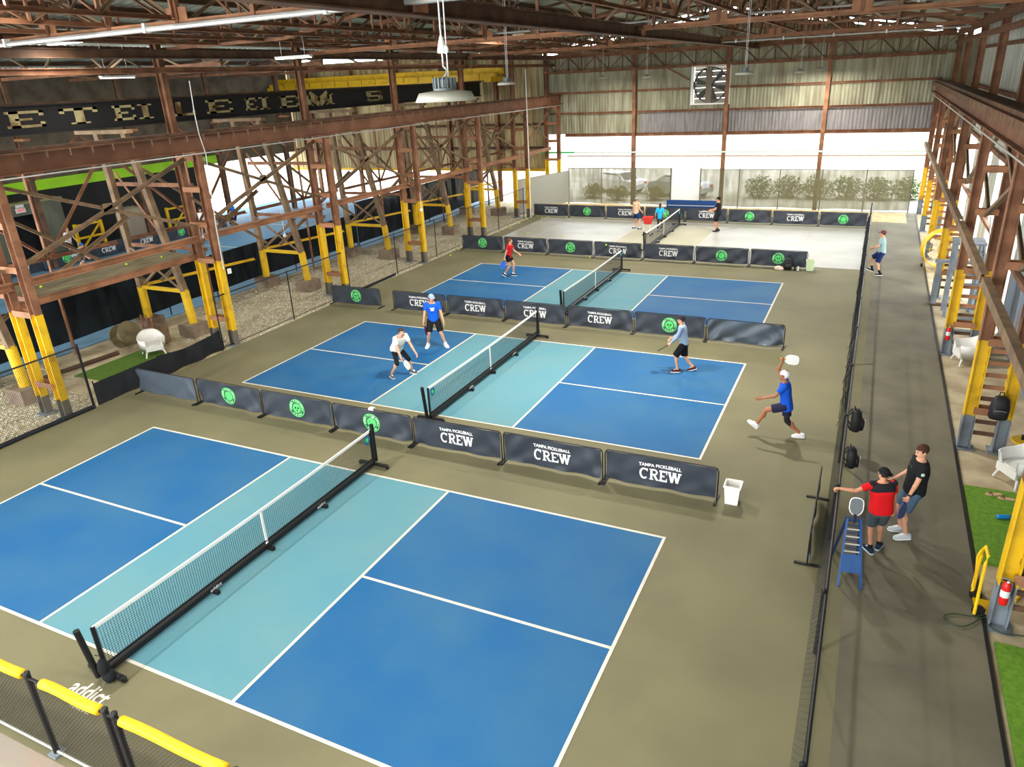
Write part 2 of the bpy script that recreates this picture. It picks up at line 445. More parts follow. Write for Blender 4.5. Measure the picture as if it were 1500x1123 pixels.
# flat lean-to roof over the gravel strip and the adjoining bay's roof
roof_plane(-14.2, 9.55, -10.9, 9.5, -15.0, 42.3, ROOF, 'lean_to_sheet')
roof_plane(-14.2, 9.55, -23.5, 11.2, -15.0, 42.3, ROOF, 'bay_roof_sheet', wid=2.0)
roof_plane(-33.0, 9.5, -23.5, 11.2, -15.0, 42.3, ROOF, 'bay_roof_sheet', wid=2.0)
for x in (-15.5, -17.3, -19.1, -20.9, -22.7, -24.6, -26.6, -28.6, -30.6):
    z = 11.2 - abs(x + 23.5) * .178 - .15
    MB().channel((x, -15, z), (x, 42.2, z), .1, .2).build('purlin', RUSTD, ceiling)

# ---- adjoining bay: end wall, side wall
wall_bay = bpy.data.objects.new('wall_back_bay', None); COL.objects.link(wall_bay); struct(wall_bay)
for k in range(22):
    x = -32.8 + k * 1.0
    z0 = 2.15
    for (a, b) in ((z0, 5.1), (5.1, 9.6)):
        key = ('bay', round(b - a, 2))
        if key not in meshes: meshes[key] = corr_mesh('bay_wall_sheet', 1.0, b - a, .25, .035, SHEETT)
        put('bay_wall_sheet', meshes[key], wall_bay, (x, YB, a))
for z in (2.15, 3.6, 5.1): MB().channel((-33, YB - .1, z), (-10.8, YB - .1, z), .12, .16).build('girt', RUSTD if z > 2.2 else YEL, wall_bay)
for x in (-30, -26, -22, -18, -14.2): MB().ibeam((x, YB - .2, 0), (x, YB - .2, 9.4), .22, .25, .02).build('wall_post', RUST, wall_bay)
wall_left = bpy.data.objects.new('wall_left', None); COL.objects.link(wall_left); struct(wall_left)
slab('wall_band', -32.2, -32.0, 4, 41.8, 3.5, 9.6, mat('dark_sheet', (104, 92, 74), .8, col2=(78, 66, 52), scale=1.0), wall_left)
slab('black_netting', -32.0, -31.9, 4.0, 31.5, 0, 3.5, mat('dark_netting', (30, 32, 32), .9), wall_left)
slab('lime_stripe', -31.95, -31.85, 4, 34.0, 3.5, 4.05, LIME, wall_left)
# right-hand side wall: sheets with the lower part open towards the far end
wall_right = bpy.data.objects.new('wall_right', None); COL.objects.link(wall_right); struct(wall_right)
def right_sheet(y, z0, z1, m, w=1.0):
    key = ('R', round(z1 - z0, 2), m.name, w)
    if key not in meshes: meshes[key] = corr_mesh('side_sheet', w, z1 - z0, .2, .03, m)
    o = put('side_sheet', meshes[key], wall_right, (13.4, y, z0)); o.rotation_euler = (0, 0, math.pi / 2)
for k in range(57):
    y = -14.5 + k
    if y > 41.6: break
    right_sheet(y, 4.6, 9.3, SHEETP)
    if y < 20: right_sheet(y, -.1, 2.2, SHEETB); right_sheet(y, 2.2, 4.6, SHEETP if y > 14 else SHEETB)
    elif k % 6 < 2: right_sheet(y, -.1, 4.6, SHEETP)
for z in (2.2, 4.6, 6.6, 8.3): MB().channel((13.3, -14.5, z), (13.3, 41.6, z), .12, .14).build('girt', RUST, wall_right)

# ================================================================== STEELWORK
def laced_column(x_front, x_back, ztop_yel, label, group, side, yl=.75):
    t = thing('crane_column', label, 'column', (0, 0, 0), 0, group)
    for x in (x_front, x_back):
        MB().ibeam((x, 0, ztop_yel), (x, 0, 6.25), .2, .24, .022, up=(1, 0, 0)).build('leg', RUST, t)
        lo = MB().ibeam((x, 0, yl), (x, 0, ztop_yel), .205, .245, .024, up=(1, 0, 0)).build('painted_leg', YEL, t)
        MB().ibeam((x, 0, -.05), (x, 0, yl), .205, .245, .024, up=(1, 0, 0)).build('leg_foot', GREYST if side > 0 else mat('grimy_grey_steel', (104, 98, 88), .8), t)
        MB().box((x, 0, -.03), (.4, .4, .05)).build('base_plate', GREYST, t)
    for k, z in enumerate((.9, ztop_yel, 4.05, 5.15, 6.1)):
        MB().box(((x_front + x_back) / 2, -.11, z), (abs(x_back - x_front) - .1, .015, .16)).build('batten', RUSTL, t)
        MB().box(((x_front + x_back) / 2, .11, z), (abs(x_back - x_front) - .1, .015, .16)).build('batten', RUSTL, t)
    s = 1 if x_back > x_front else -1
    MB().box(((x_front + x_back) / 2, 0, 6.27), (abs(x_back - x_front) + .3, .3, .05)).build('cap_plate', RUST, t)
    xu = x_back - s * .05
    MB().ibeam((xu, 0, 6.3), (xu, 0, 9.5), .2, .24, .02, up=(1, 0, 0)).build('upper_post', RUST, t)
    return t
cL = laced_column(-9.65, -10.5, 2.88, 'laced double-leg steel column with yellow foot, in the row along the gravel strip', 'steel columns along the gravel strip', -1, .5)
cL.location.y = ST[0]
ORD = ['last', 'sixth', 'fifth', 'fourth', 'third', 'second', 'first']
del cL['group']; cL['label'] = 'laced column with yellow legs by the gravel strip, seventh from the end wall'
for i_, y in enumerate(ST[1:]): copy_tree(cL, loc=(0, y, 0), label='laced column with yellow legs by the gravel strip, %s from the end wall' % ORD[i_ + 1])
cR = laced_column(11.85, 12.5, 2.45, 'laced double-leg steel column with yellow foot, in the row along the green turf mats', 'steel columns along the turf mats', 1)
cR.location.y = 5.75
for z in [.35 + .27 * k for k in range(8)]:
    MB().box((12.17, 0, z), (.46, .03, .09)).build('rung', RUSTL if z > 1.4 else RUSTD, cR)
del cR['group']; cR['label'] = 'laced column with yellow legs by the turf mats, seventh from the end wall'
for i_, y in enumerate(ST[1:]): copy_tree(cR, loc=(0, y, 0), label='laced column with yellow legs by the turf mats, %s from the end wall' % ORD[i_ + 1])

# crane runway girders
def runway(x, label, y0=.5, y1=42.0, m=RUST, railside=1, h=.5):
    t = thing('crane_runway_girder', label, 'girder', (x, y0, 6.3))
    L = y1 - y0
    MB().ibeam((0, 0, h / 2), (0, L, h / 2), .3, h, .03).build('girder', mat('girder_brown', (104, 68, 48), .75, .1, col2=(124, 84, 60), scale=1.5), t)
    MB().box((0, L / 2, h + .05), (.09, L, .09)).build('rail', RUSTD, t)
    nst = int(L / .62); me = None
    for k in range(nst):
        y = .3 + k * L / nst
        if me is None: me = MB().box((.165, 0, h - .1), (.03, .03, .17)).box((.13, 0, h - .02), (.1, .04, .03)).mesh('stiffener_clip', OLIVE)
        o = put('stiffener_clip', me, t, (0, y, 0))
        if railside < 0: o.scale = (-1, 1, 1)
    MB().tube((.2 * railside, 0, -.06), (.2 * railside, L, -.06), .02, 6).build('conduit', GALV, t)
    MB().box((-.42 * railside, L / 2, h - .02), (.5, L, .03)).build('walk_plate', RUSTD, t)
    return t
runway(-9.62, 'long brown crane runway girder carried by the columns along the gravel strip', railside=1)
runway(11.7, 'long brown crane runway girder carried by the columns beside the turf mats', y0=-3, railside=-1)

# longitudinal beams under the roof
def long_beam(x, z, w, h, m, label, y0=-9.0, y1=42.0):
    t = thing('roof_tie_beam', label, 'beam', (x, y0, z))
    L = y1 - y0; cuts = [0] + [s - y0 for s in ST if s - y0 < L - 1 and ST.index(s) % 2 == 0] + [L]
    for a, b in zip(cuts[:-1], cuts[1:]): MB().ibeam((0, a, 0), (0, b - .02, 0), w, h, .025).build('beam_length', m, t)
    for c in cuts[1:-1]: MB().box((w / 2 + .01, c, 0), (.02, .4, h * .7)).build('splice_plate', RUSTL, t)
    return t
long_beam(2.5, 9.02, .3, .3, RUSTD, 'dark steel tie beam running lengthwise along the middle of the roof trusses')
long_beam(-9.95, 8.62, .18, .16, RUST, 'lower brown eave beam above the columns along the gravel strip')
long_beam(-9.95, 9.05, .24, .24, RUSTD, 'upper dark eave beam carrying the truss ends above the gravel strip')
long_beam(12.3, 8.62, .18, .16, RUST, 'lower brown eave beam above the columns beside the turf mats')
long_beam(12.3, 9.05, .24, .24, RUST, 'upper brown eave beam carrying the truss ends above the turf mats')

# main roof trusses
def main_truss():
    t = thing('roof_truss', 'wide rust-brown roof truss spanning the hall from eave to eave', 'truss', (0, 0, 0), 0, 'main roof trusses')
    zb = 9.12; x0, x1 = -9.95, 12.2
    for s in (-.07, .07):
        MB().angle((x0, s, zb), (x1, s, zb), .13, .02).build('bottom_chord', RUSTL, t)
    zt = lambda x: roof_z(x) - .3
    MB().bar((x0, 0, zt(x0)), (RIDGE[0], 0, zt(RIDGE[0])), .16, .14).build('top_chord', RUST, t)
    MB().bar((x1, 0, zt(x1)), (RIDGE[0], 0, zt(RIDGE[0])), .16, .14).build('top_chord', RUST, t)
    nodes = [x0 + (x1 - x0) * k / 12 for k in range(13)]
    for k, x in enumerate(nodes):
        if 0 < k < 12: MB().angle((x, 0, zb), (x, 0, zt(x)), .09, .02).build('vertical', RUST, t)
        if k < 12:
            xn = nodes[k + 1]
            if k < 6: MB().angle((x, .05, zt(x)), (xn, .05, zb), .09, .02).build('diagonal', OLIVE, t)
            else: MB().angle((x, .05, zb), (xn, .05, zt(xn)), .09, .02).build('diagonal', OLIVE, t)
            xm = (x + xn) / 2
            MB().angle((xm, -.05, (zb + zt(xm)) / 2), (xm, -.05, zt(xm)), .06, .015).build('sub_vertical', RUSTD, t)
            MB().angle((xm, -.06, (zb + zt(xm)) / 2), (xn if k < 6 else x, -.06, zt(xn if k < 6 else x)), .06, .015).build('sub_diagonal', RUSTD, t)
        if k % 2 == 0 and 0 < k < 12: MB().box((x, 0, zb + .12), (.5, .02, .3)).build('gusset_plate', RUSTL, t)
    return t
tr = main_truss(); tr.location.y = ST[0]
del tr['group']; tr['label'] = 'wide rust-brown roof truss with the shiny galvanised pipe along its bottom chord'
for y, l_ in ((ST[2], 'second wide roof truss counting from the one with the shiny galvanised pipe'), (ST[4], 'third wide roof truss counting from the one with the shiny galvanised pipe'), (41.2, 'wide roof truss standing right against the corrugated end wall')): copy_tree(tr, loc=(0, y, 0), label=l_)
# lengthwise lattice joists between the main trusses
def joist(L, dep):
    t = thing('lattice_joist', 'slender lattice joist running lengthwise between two roof trusses', 'joist', (0, 0, 0), 0, 'lengthwise lattice joists under the roof')
    MB().angle((0, 0, 0), (0, L, 0), .09, .015).build('bottom_chord', RUST, t)
    MB().angle((0, 0, dep), (0, L, dep), .09, .015).build('top_chord', RUSTD, t)
    n = 8
    for k in range(n):
        a, b = L * k / n, L * (k + 1) / n
        MB().angle((0, a, 0 if k % 2 else dep), (0, b, dep if k % 2 else 0), .06, .012).build('web', OLIVE if k % 2 else RUST, t)
        MB().bar((0, b, 0), (0, b, dep), .05).build('strut', RUST, t)
    MB().bar((-.5, L / 2 + .2, dep * .5), (.5, L / 2 + .2, dep * .85), .05).build('knee_brace', RUST, t)
    return t
jl = 12.1
# wind girder in front of the end wall and shallow trusses at the in-between columns
wg = thing('wind_girder', 'dense flat lattice girder across the head of the corrugated end wall', 'girder', (0, 40.75, 0))
for z in (8.2, 9.0):
    MB().angle((-10.3, 0, z), (12.3, 0, z), .12, .02).build('chord', RUST, wg)
for k in range(26):
    a, b = -10.3 + 22.6 * k / 26, -10.3 + 22.6 * (k + 1) / 26
    MB().angle((a, .03, 8.2 if k % 2 else 9.0), (b, .03, 9.0 if k % 2 else 8.2), .07, .015).build('lacing', OLIVE if k % 2 else RUSTD, wg)
    MB().bar((b, -.03, 8.2), (b, -.03, 9.0), .06).build('strut', RUSTD, wg)
MB().box((1.0, .3, 8.16), (22.6, .5, .03)).build('catwalk_plate', RUSTD, wg)
def mini_truss(label, y):
    t = thing('shallow_truss', label, 'truss', (0, y, 0)); zt = lambda x: roof_z(x) - .3
    x0, x1 = -9.95, 12.2; zb = lambda x: max(9.2, zt(x) - .85)
    xs3 = [x0 + (x1 - x0) * k / 20 for k in range(21)]
    for i in range(20):
        MB().bar((xs3[i], 0, zb(xs3[i])), (xs3[i + 1], 0, zb(xs3[i + 1])), .08).build('bottom_chord', RUST, t); MB().bar((xs3[i], 0, zt(xs3[i])), (xs3[i + 1], 0, zt(xs3[i + 1])), .09).build('top_chord', RUSTD, t)
        MB().bar((xs3[i], 0, zb(xs3[i]) if i % 2 else zt(xs3[i])), (xs3[i + 1], 0, zt(xs3[i + 1]) if i % 2 else zb(xs3[i + 1])), .06).build('web', OLIVE if i % 2 else RUST, t)
for y, l_ in ((11.9, 'shallow lattice truss under the roof, third from the end wall'), (24.2, 'shallow lattice truss under the roof, second from the end wall'), (36.5, 'shallow lattice truss under the roof, first from the end wall')): mini_truss(l_, y)
for ij, (xj, dep) in enumerate(((-7.9, .3), (-6.2, .5), (-4.4, .78), (-2.6, 1.05), (4.0, 1.1), (5.7, .85), (7.4, .6), (9.4, .35))):
    lj = 'lattice joist, %s row from the gravel strip, %s bay from the end wall'; rj = ('first', 'second', 'third', 'fourth', 'fifth', 'sixth', 'seventh', 'eighth')[ij]
    j = joist(jl - (1.6 if False else 0), dep); j.location = (xj, ST[0] + .12, 9.22); del j['group']; j['label'] = lj % (rj, 'third')
    for y, bj in ((ST[0] - 12.3, 'fourth'), (ST[2], 'second')): copy_tree(j, loc=(xj, y + .12, 9.22), label=lj % (rj, bj))
    j = joist(10.6, dep); j.location = (xj, ST[4] + .12, 9.22); del j['group']; j['label'] = lj % (rj, 'first')
# sprinkler pipe on the first truss and thin pipes on others
for (y, z, x0, x1, r, lab) in ((5.55, 9.06, -9.5, 11.5, .05, 'shiny galvanised pipe clamped under the wide truss beside the pennant of cloth'),
                               (18.4, 9.3, -9.0, 11.9, .03, 'thin pale pipe running along the middle roof truss'),
                               (30.7, 8.98, 2.2, 12.0, .03, 'thin pale pipe dropping from the tie beam along a far truss')):
    t = thing('ceiling_pipe', lab, 'pipe', (0, y, z))
    MB().tube((x0, 0, 0), (x1, 0, 0), r, 8).build('pipe', GALV, t)
    for k in range(5):
        x = x0 + (x1 - x0) * (k + .5) / 5
        MB().box((x, 0, .02), (.06, .13, .16)).build('clamp', WPLAS, t)

# longitudinal strut and X bracing between the columns
def brace_bay(y0, y1, x, zs, group, label, xb):
    t = thing('longitudinal_bracing', label, 'bracing', (0, y0, 0), 0, group)
    L = y1 - y0
    MB().channel((xb, .12, zs), (xb, L - .12, zs), .14, .2).build('strut', RUSTL if xb < 0 else OLIVE, t)
    MB().angle((x, .12, 6.1), (x, L - .12, 4.0), .1, .02).build('diagonal', OLIVE, t)
    MB().angle((x + .08, .12, 4.0), (x + .08, L - .12, 6.1), .1, .02).build('diagonal', OLIVE, t)
    MB().box((x + .04, L / 2, 5.05), (.02, .3, .3)).build('centre_plate', OLIVE, t)
    return t
ORB = ['sixth', 'fifth', 'fourth', 'third', 'second', 'first']
for i_, (a, b) in enumerate(zip(ST[:-1], ST[1:])):
    brace_bay(a, b, -10.15, 3.62, None, 'strut and crossed braces by the gravel strip, %s bay from the end wall' % ORB[i_], -10.1)
    brace_bay(a, b, 12.17, 3.72, None, 'strut and crossed braces by the turf mats, %s bay from the end wall' % ORB[i_], 11.62)
brace_bay(ST[0] - 6.1, ST[0], -10.15, 3.62, None, 'strut and crossed braces by the gravel strip, seventh bay from the end wall', -10.1)

# braced legs behind the gravel strip, standing on concrete pads
def back_frame():
    t = thing('braced_leg_frame', 'braced brown leg frame with round yellow stubs on concrete pads behind the gravel strip', 'trestle', (0, 0, 0), 0, 'braced leg frames behind the gravel strip')
    for x, xt in ((-12.0, -13.25), (-14.3, -14.6)):
        MB().box((x, 0, .17), (.75, .75, .45)).build('concrete_pad', CONCB, t)
        MB().tube((x, 0, .39), (x - (.1 if x > -13 else 0), 0, 1.55), .15, 14).build('round_stub', YEL, t, smooth=False)
        MB().channel((x - (.1 if x > -13 else 0), 0, 1.55), (xt, 0, 6.84), .2, .2, .03, up=(0, 1, 0)).build('leg', OLIVE, t)
    MB().box((-14.3, 0, 6.9), (2.6, .25, .12)).build('cap_beam', OLIVE, t)
    MB().box((-13.15, 0, 1.55), (2.3, .12, .12)).build('cross_tie', YEL, t)
    MB().angle((-12.2, .06, 3.0), (-14.25, .06, 1.6), .09).build('brace', OLIVE, t)
    MB().angle((-12.1, -.06, 1.6), (-14.25, -.06, 3.0), .09).build('brace', OLIVE, t)
    MB().angle((-12.45, .06, 3.2), (-14.25, .06, 5.6), .09).build('brace', RUST, t)
    MB().bar((-10.6, 0, 3.1), (-14.2, 0, 3.1), .1, .12).build('tie_beam', RUST, t)
    MB().bar((-10.6, 0, 5.2), (-14.2, 0, 5.2), .1, .12).build('tie_beam', RUST, t)
    # lengthwise members towards the next frame
    for (p, q, m) in (((-14.25, .1, 1.6), (-14.25, 5.65, 1.3), YEL), ((-14.25, .1, 6.1), (-14.25, 3.1, 3.3), RUST), ((-14.25, 5.65, 6.1), (-14.25, 3.1, 3.3), RUST),
                      ((-14.25, 3.1, 6.2), (-14.25, 3.1, .0), RUST), ((-14.25, .1, 3.3), (-14.25, 5.65, 3.3), RUST), ((-13.5, .2, 5.9), (-13.3, 5.65, 2.0), OLIVE), ((-13.4, .2, 1.8), (-13.4, 5.65, 4.2), OLIVE)):
        MB().angle(p, q, .09 if m is YEL else .11, .02).build('lengthwise_brace', m, t)
    return t
bf = back_frame(); bf.location.y = ST[0] + .45
del bf['group']; bf['label'] = 'braced brown legs on concrete pads behind the gravel, sixth frame from the end wall'
for i_, y in enumerate(ST[1:-1]): copy_tree(bf, loc=(0, y + .45, 0), label='braced brown legs on concrete pads behind the gravel, %s frame from the end wall' % ORD[i_ + 2])

for ch in list(bf.children):
    if ch.name.startswith('lengthwise_brace') and ch.data.materials[0] is YEL: bpy.data.objects.remove(ch)

# plank walkway between the first two columns, with forgotten balls on it
wk = thing('plank_walkway', 'weathered plank walkway between two columns with yellow balls lying on it', 'walkway', (0, 0, 3.0))
for k in range(9):
    MB().box((-10.72 - k * .25, 9.25, 0), (.235, 5.5, .05)).build('plank', WOOD, wk)
MB().channel((-10.55, 5.9, -.02), (-10.55, 12.0, -.02), .06, .2).build('edge_channel', RUSTL, wk)
MB().channel((-12.95, 6.5, -.02), (-12.95, 12.0, -.02), .06, .2).build('edge_channel', RUST, wk)

# sign girder of the adjoining bay
sg = thing('lettered_girder', 'dark riveted girder painted with flaking pale slab letters', 'girder', (-15.3, 4.0, 7.42))
MB().ibeam((0, 0, 0), (0, 37.6, 0), .34, .88, .04).build('girder', mat('blackened_steel', (36, 36, 38), .7), sg)
MB().box((.12, 18.8, .47), (.09, 37.6, .06)).build('rail', RUSTD, sg)
LETM = mat('flaking_cream_paint', (198, 184, 136), .8, col2=(120, 82, 44), scale=1.6, lo=.52, hi=.68)
def stroke_letter(ch, w, h):
    # slab-serif strokes as (x, z, width, height) boxes, or (x0,z0,x1,z1,t) bars
    s = .24 * w; k = .16 * h; b = MB(); D = .03
    def bx(x, z, ww, hh): b.box((x, 0, z), (ww, D, hh))
    def br(x0, z0, x1, z1, t): b.bar((x0, 0, z0), (x1, 0, z1), t, D, up=(0, 1, 0))
    if ch == 'E':
        bx(-w * .28, 0, s, h); bx(0, h / 2 - k / 2, w, k); bx(0, -h / 2 + k / 2, w, k); bx(-.05 * w, 0, w * .45, k * .8)
        bx(w * .44, h / 2 - k, w * .12, k * 2); bx(w * .44, -h / 2 + k, w * .12, k * 2)
    elif ch == 'T':
        bx(0, 0, s, h); bx(0, h / 2 - k / 2, w, k); bx(-w * .44, h / 2 - k, w * .12, k * 2); bx(w * .44, h / 2 - k, w * .12, k * 2); bx(0, -h / 2 + k * .3, w * .5, k * .6)
    elif ch == 'I':
        bx(0, 0, s, h); bx(0, h / 2 - k * .3, w * .6, k * .6); bx(0, -h / 2 + k * .3, w * .6, k * .6)
    elif ch == 'L':
        bx(-w * .28, 0, s, h); bx(0, -h / 2 + k / 2, w, k); bx(w * .44, -h / 2 + k, w * .12, k * 2)
    elif ch == 'M':
        bx(-w * .38, 0, s * .7, h); bx(w * .38, 0, s * .7, h); br(-w * .34, h * .48, 0, -h * .25, s * .8); br(w * .34, h * .48, 0, -h * .25, s * .8)
        for q in (-1, 1): bx(q * w * .4, -h / 2 + k * .3, w * .3, k * .6); bx(q * w * .4, h / 2 - k * .3, w * .24, k * .6)
    elif ch == 'S':
        for z in (h / 2 - k / 2, 0, -h / 2 + k / 2): bx(0, z, w * .8, k)
        bx(-w * .32, h * .25, s, h * .4); bx(w * .32, -h * .25, s, h * .4); bx(w * .36, h * .34, w * .12, k * 1.6); bx(-w * .36, -h * .34, w * .12, k * 1.6)
    elif ch == 'C':
        n = 12; pts = [(w * .42 * math.cos(math.radians(50 + 260 * i / n)), h * .45 * math.sin(math.radians(50 + 260 * i / n))) for i in range(n + 1)]
        for p, q in zip(pts[:-1], pts[1:]): br(p[0], p[1], q[0] + (q[0] - p[0]) * .15, q[1] + (q[1] - p[1]) * .15, s * .95)
        bx(w * .36, h * .36, w * .12, h * .28)
    elif ch == 'R':
        bx(-w * .27, 0, s, h); bx(-w * .3, h / 2 - k * .3, w * .42, k * .6); bx(-w * .27, -h / 2 + k * .3, w * .46, k * .6)
        n = 8; pts = [(w * .02 + w * .3 * math.cos(math.radians(90 - 180 * i / n)), h * .22 + h * .22 * math.sin(math.radians(90 - 180 * i / n))) for i in range(n + 1)]
        pts = [(-w * .2, h * .44)] + pts + [(-w * .2, 0)]
        for p, q in zip(pts[:-1], pts[1:]): br(p[0], p[1], q[0] + (q[0] - p[0]) * .1, q[1] + (q[1] - p[1]) * .1, s * .8)
        br(w * .02, 0, w * .36, -h * .46, s); bx(w * .4, -h / 2 + k * .3, w * .3, k * .6)
    elif ch == 'W':
        for x0, x1 in ((-.42, -.2), (-.02, -.2), (.02, .2), (.42, .2)): br(w * x0, h * .48, w * x1, -h * .46, s * .72)
        for x in (-.42, 0, .42): bx(w * x, h / 2 - k * .3, w * .3, k * .6)
    return b
for ch, y0, y1 in (('E', 9.85, 11.1), ('T', 11.65, 13.05), ('E', 13.65, 14.55), ('I', 14.5, 15.5), ('L', 16.3, 17.3), ('E', 17.9, 19.3), ('E', 20.05, 20.75), ('I', 20.7, 21.7), ('E', 22.15, 23.45), ('M', 23.9, 25.95), ('S', 28.7, 30.3)):
    b = stroke_letter(ch, y1 - y0, .5)
    o = b.build('painted_letter', LETM, sg, loc=(.03, (y0 + y1) / 2 - 4, .02)); o.rotation_euler = (0, 0, math.pi / 2)
# posts of the adjoining bay's far row
def bay_post():
    t = thing('bay_column', 'dark brown steel post along the far side of the adjoining bay', 'column', (0, 0, 0), 0, 'posts along the far side of the adjoining bay')
    MB().ibeam((-28.3, 0, 0), (-28.3, 0, 9.4), .25, .3, .03, up=(1, 0, 0)).build('post', RUSTD, t)
    MB().box((-28.0, 0, 6.3), (.7, .35, .12)).build('bracket', RUSTL, t)
    MB().angle((-28.2, .1, 4.4), (-28.2, 3.0, 6.2), .12).build('knee_brace', RUST, t)
    MB().angle((-28.2, -.1, 4.4), (-28.2, -3.0, 6.2), .12).build('knee_brace', RUST, t)
    return t
bp = bay_post(); bp.location.y = ST[2]
for y in ST[3:-1]: copy_tree(bp, loc=(0, y, 0))
for y in (18.1, 24.2, 30.4, 36.5):                      # simple trusses of the adjoining bay
    t = thing('bay_truss', 'brown roof truss spanning the adjoining bay', 'truss', (0, y, 0), 0, 'roof trusses of the adjoining bay')
    zz = lambda x: 11.2 - abs(x + 23.5) * .178 - .45
    MB().bar((-14.2, 0, 9.0), (-32, 0, 9.0), .14).build('bottom_chord', RUST, t)
    for a, b in ((-14.2, -23.5), (-32, -23.5)): MB().bar((a, 0, zz(a)), (b, 0, zz(b)), .14).build('top_chord', RUSTD, t)
    xs2 = [-14.2 - 17.8 * k / 8 for k in range(9)]
    for k in range(8):
        MB().bar((xs2[k], 0, 9.0 if k % 2 else zz(xs2[k])), (xs2[k + 1], 0, zz(xs2[k + 1]) if k % 2 else 9.0), .08).build('web', OLIVE, t)

# yellow bridge crane parked in the adjoining bay
cr = thing('bridge_crane', 'yellow overhead bridge crane parked beyond the lettered girder', 'crane', (0, 40.2, 7.98))
MB().box((-22.4, -.45, .2), (18.6, .35, .34)).build('bridge_girder', YEL, cr)
MB().box((-22.4, .55, .5), (18.6, .35, .42)).build('bridge_girder', YEL, cr)
MB().box((-22.4, -.72, .0), (18.6, .12, .06)).build('walkway_edge', YEL, cr)
for x in (-13.4, -31.3): MB().box((x, .05, .0), (.5, 2.2, .3)).build('end_truck', YEL, cr)
for k in range(15): MB().box((-14.2 - k * 1.15, -.64, .2), (.03, .02, .34)).build('stiffener', RUSTD, cr)
MB().box((-16.6, .05, .95), (1.3, 1.2, .6)).build('hoist_trolley', mat('dark_machine', (64, 52, 40), .7), cr)
MB().tube((-16.6, .05, .7), (-16.6, .05, .2), .015, 6).build('hoist_cable', BLACK, cr)
# ================================================================== LAMPS
def area(name, loc, size, power, parent=None, rot=(0, 0, 0), shape='DISK', sy=None, col=(1, .95, .86)):
    d = bpy.data.lights.new(name, 'AREA'); d.shape = shape; d.size = size
    if sy: d.size_y = sy
    d.energy = power; d.color = col
    o = bpy.data.objects.new(name, d); COL.objects.link(o); o.location = loc; o.rotation_euler = rot
    if parent: o.parent = parent
    return o
def high_bay():
    t = thing('high_bay_lamp', 'round grey high-bay lamp', 'lamp')
    MB().lathe([(.09, .075), (.195, .062), (.228, .0), (.218, .0), (.188, .05), (.08, .065)], 28, closed=True).build('shade', SHADEM, t, smooth=True)
    MB().lathe([(.0, .07), (.085, .07), (.085, .09), (.065, .095), (.065, .15), (.05, .165), (.0, .165)], 20).build('driver_housing', HOUS, t)
    fin = MB().box((.07, 0, .125), (.035, .007, .075)).mesh('cooling_fin', HOUS)
    for k in range(16): put('cooling_fin', fin, t, rz=k * math.pi / 8)
    MB().lathe([(.0, .02), (.17, .02), (.17, .03), (.0, .03)], 24).build('lens', LENS, t)
    hk = MB().path([(0, 0, .165), (.025, 0, .19), (.025, 0, .22), (0, 0, .24), (0, 0, .28)], .008).build('hook', GALV, t)
    return t
hb0 = high_bay()
LAMPS = [(6.38, -.07, 7.76, 'large round high-bay lamp on a cable beside the scrap of white cloth', 1),
         (1.15, 11.8, 7.78, 'high-bay lamp hanging in front of the yellow bridge crane', 1),
         (6.2, 14.6, 7.74, 'high-bay lamp hanging in front of the fan window', 1),
         (-.69, 30.4, 7.68, 'high-bay lamp hanging just left of the fan window', 1),
         (5.9, 31.0, 7.6, 'high-bay lamp hanging right of the fan window near an end-wall post', 1),
         (6.09, 39.6, 7.6, 'small far high-bay lamp against the end-wall post', .2),
         (-5.39, 38.0, 7.72, 'small far high-bay lamp against the corrugated end wall', .3),
         (-3.6, 2.2, 9.6, 'unseen high-bay lamp added above the first truss', 1), (-3.2, 22.0, 9.4, 'unseen high-bay lamp added up among the lattice joists', 1), (1.8, -4.0, 9.6, 'unseen high-bay lamp added above the entrance end', 1)]  # unseen extra lamps, added to light the left half and the front
for k, (x, y, z, lab, p) in enumerate(LAMPS):
    o = hb0 if k == 0 else copy_tree(hb0)
    o.location = (x, y, z); o['label'] = lab
    ht = roof_z(x) - z
    MB().tube((0, 0, .27), (0, 0, ht), .007, 6).build('hanging_cable', GALV, o); MB().tube((.03, .01, .16), (.04, .02, ht), .005, 6).build('power_cord', WPLAS, o)
    area('lamp_light', (0, 0, .012), .34, LAMP_W * p, o)
bagc = thing('white_cloth_scrap', 'scrap of white cloth tied to the lamp cable', 'cloth', (6.38, -.07, 8.14))
MB().lathe([(.006, .07), (.02, .03), (.032, -.02), (.036, -.05), (.02, -.055), (.004, -.05)], 9).ell((.03, 0, -.03), (.025, .015, .03), nu=9, nv=6).build('cloth', WPLAS, bagc)
def strip(loc, rz, lab, power=STRIP_W, group=None, zt=9.4):
    t = thing('strip_light', lab, 'light fixture', loc, rz, group); zt = zt - loc[2]
    MB().box((0, 0, .05), (1.2, .16, .06)).build('housing', WPLAS, t)
    MB().box((0, 0, .012), (1.15, .12, .016)).build('diffuser', LENS, t)
    MB().tube((-.4, 0, .08), (-.4, 0, zt), .006).build('hanger', GALV, t); MB().tube((.4, 0, .08), (.4, 0, zt), .006).build('hanger', GALV, t)
    area('strip_lamp', (0, 0, -.005), 1.1, power, t, shape='RECTANGLE', sy=.12)
strip((-6.4, 13.2, 8.75), .1, 'strip light near the eave with a yellow beam end behind it', zt=10.2)
strip((-12.5, 12.0, 8.5), 1.57, 'strip light under the lean-to roof beside the plank walkway', zt=9.53)
strip((-9.0, 8.0, 9.2), 0, 'strip light tucked under the first truss near the eave', zt=9.8)
for k, (x, y) in enumerate(((-20, 16), (-22, 25), (-20, 33))):
    strip((x, y, 9.6), 1.57, 'strip light added out of sight over the blue floor of the adjoining bay', 700, 'added strip lights of the adjoining bay', 11.2 - abs(x + 23.5) * .178)  # added lights for the bay, hung high out of sight

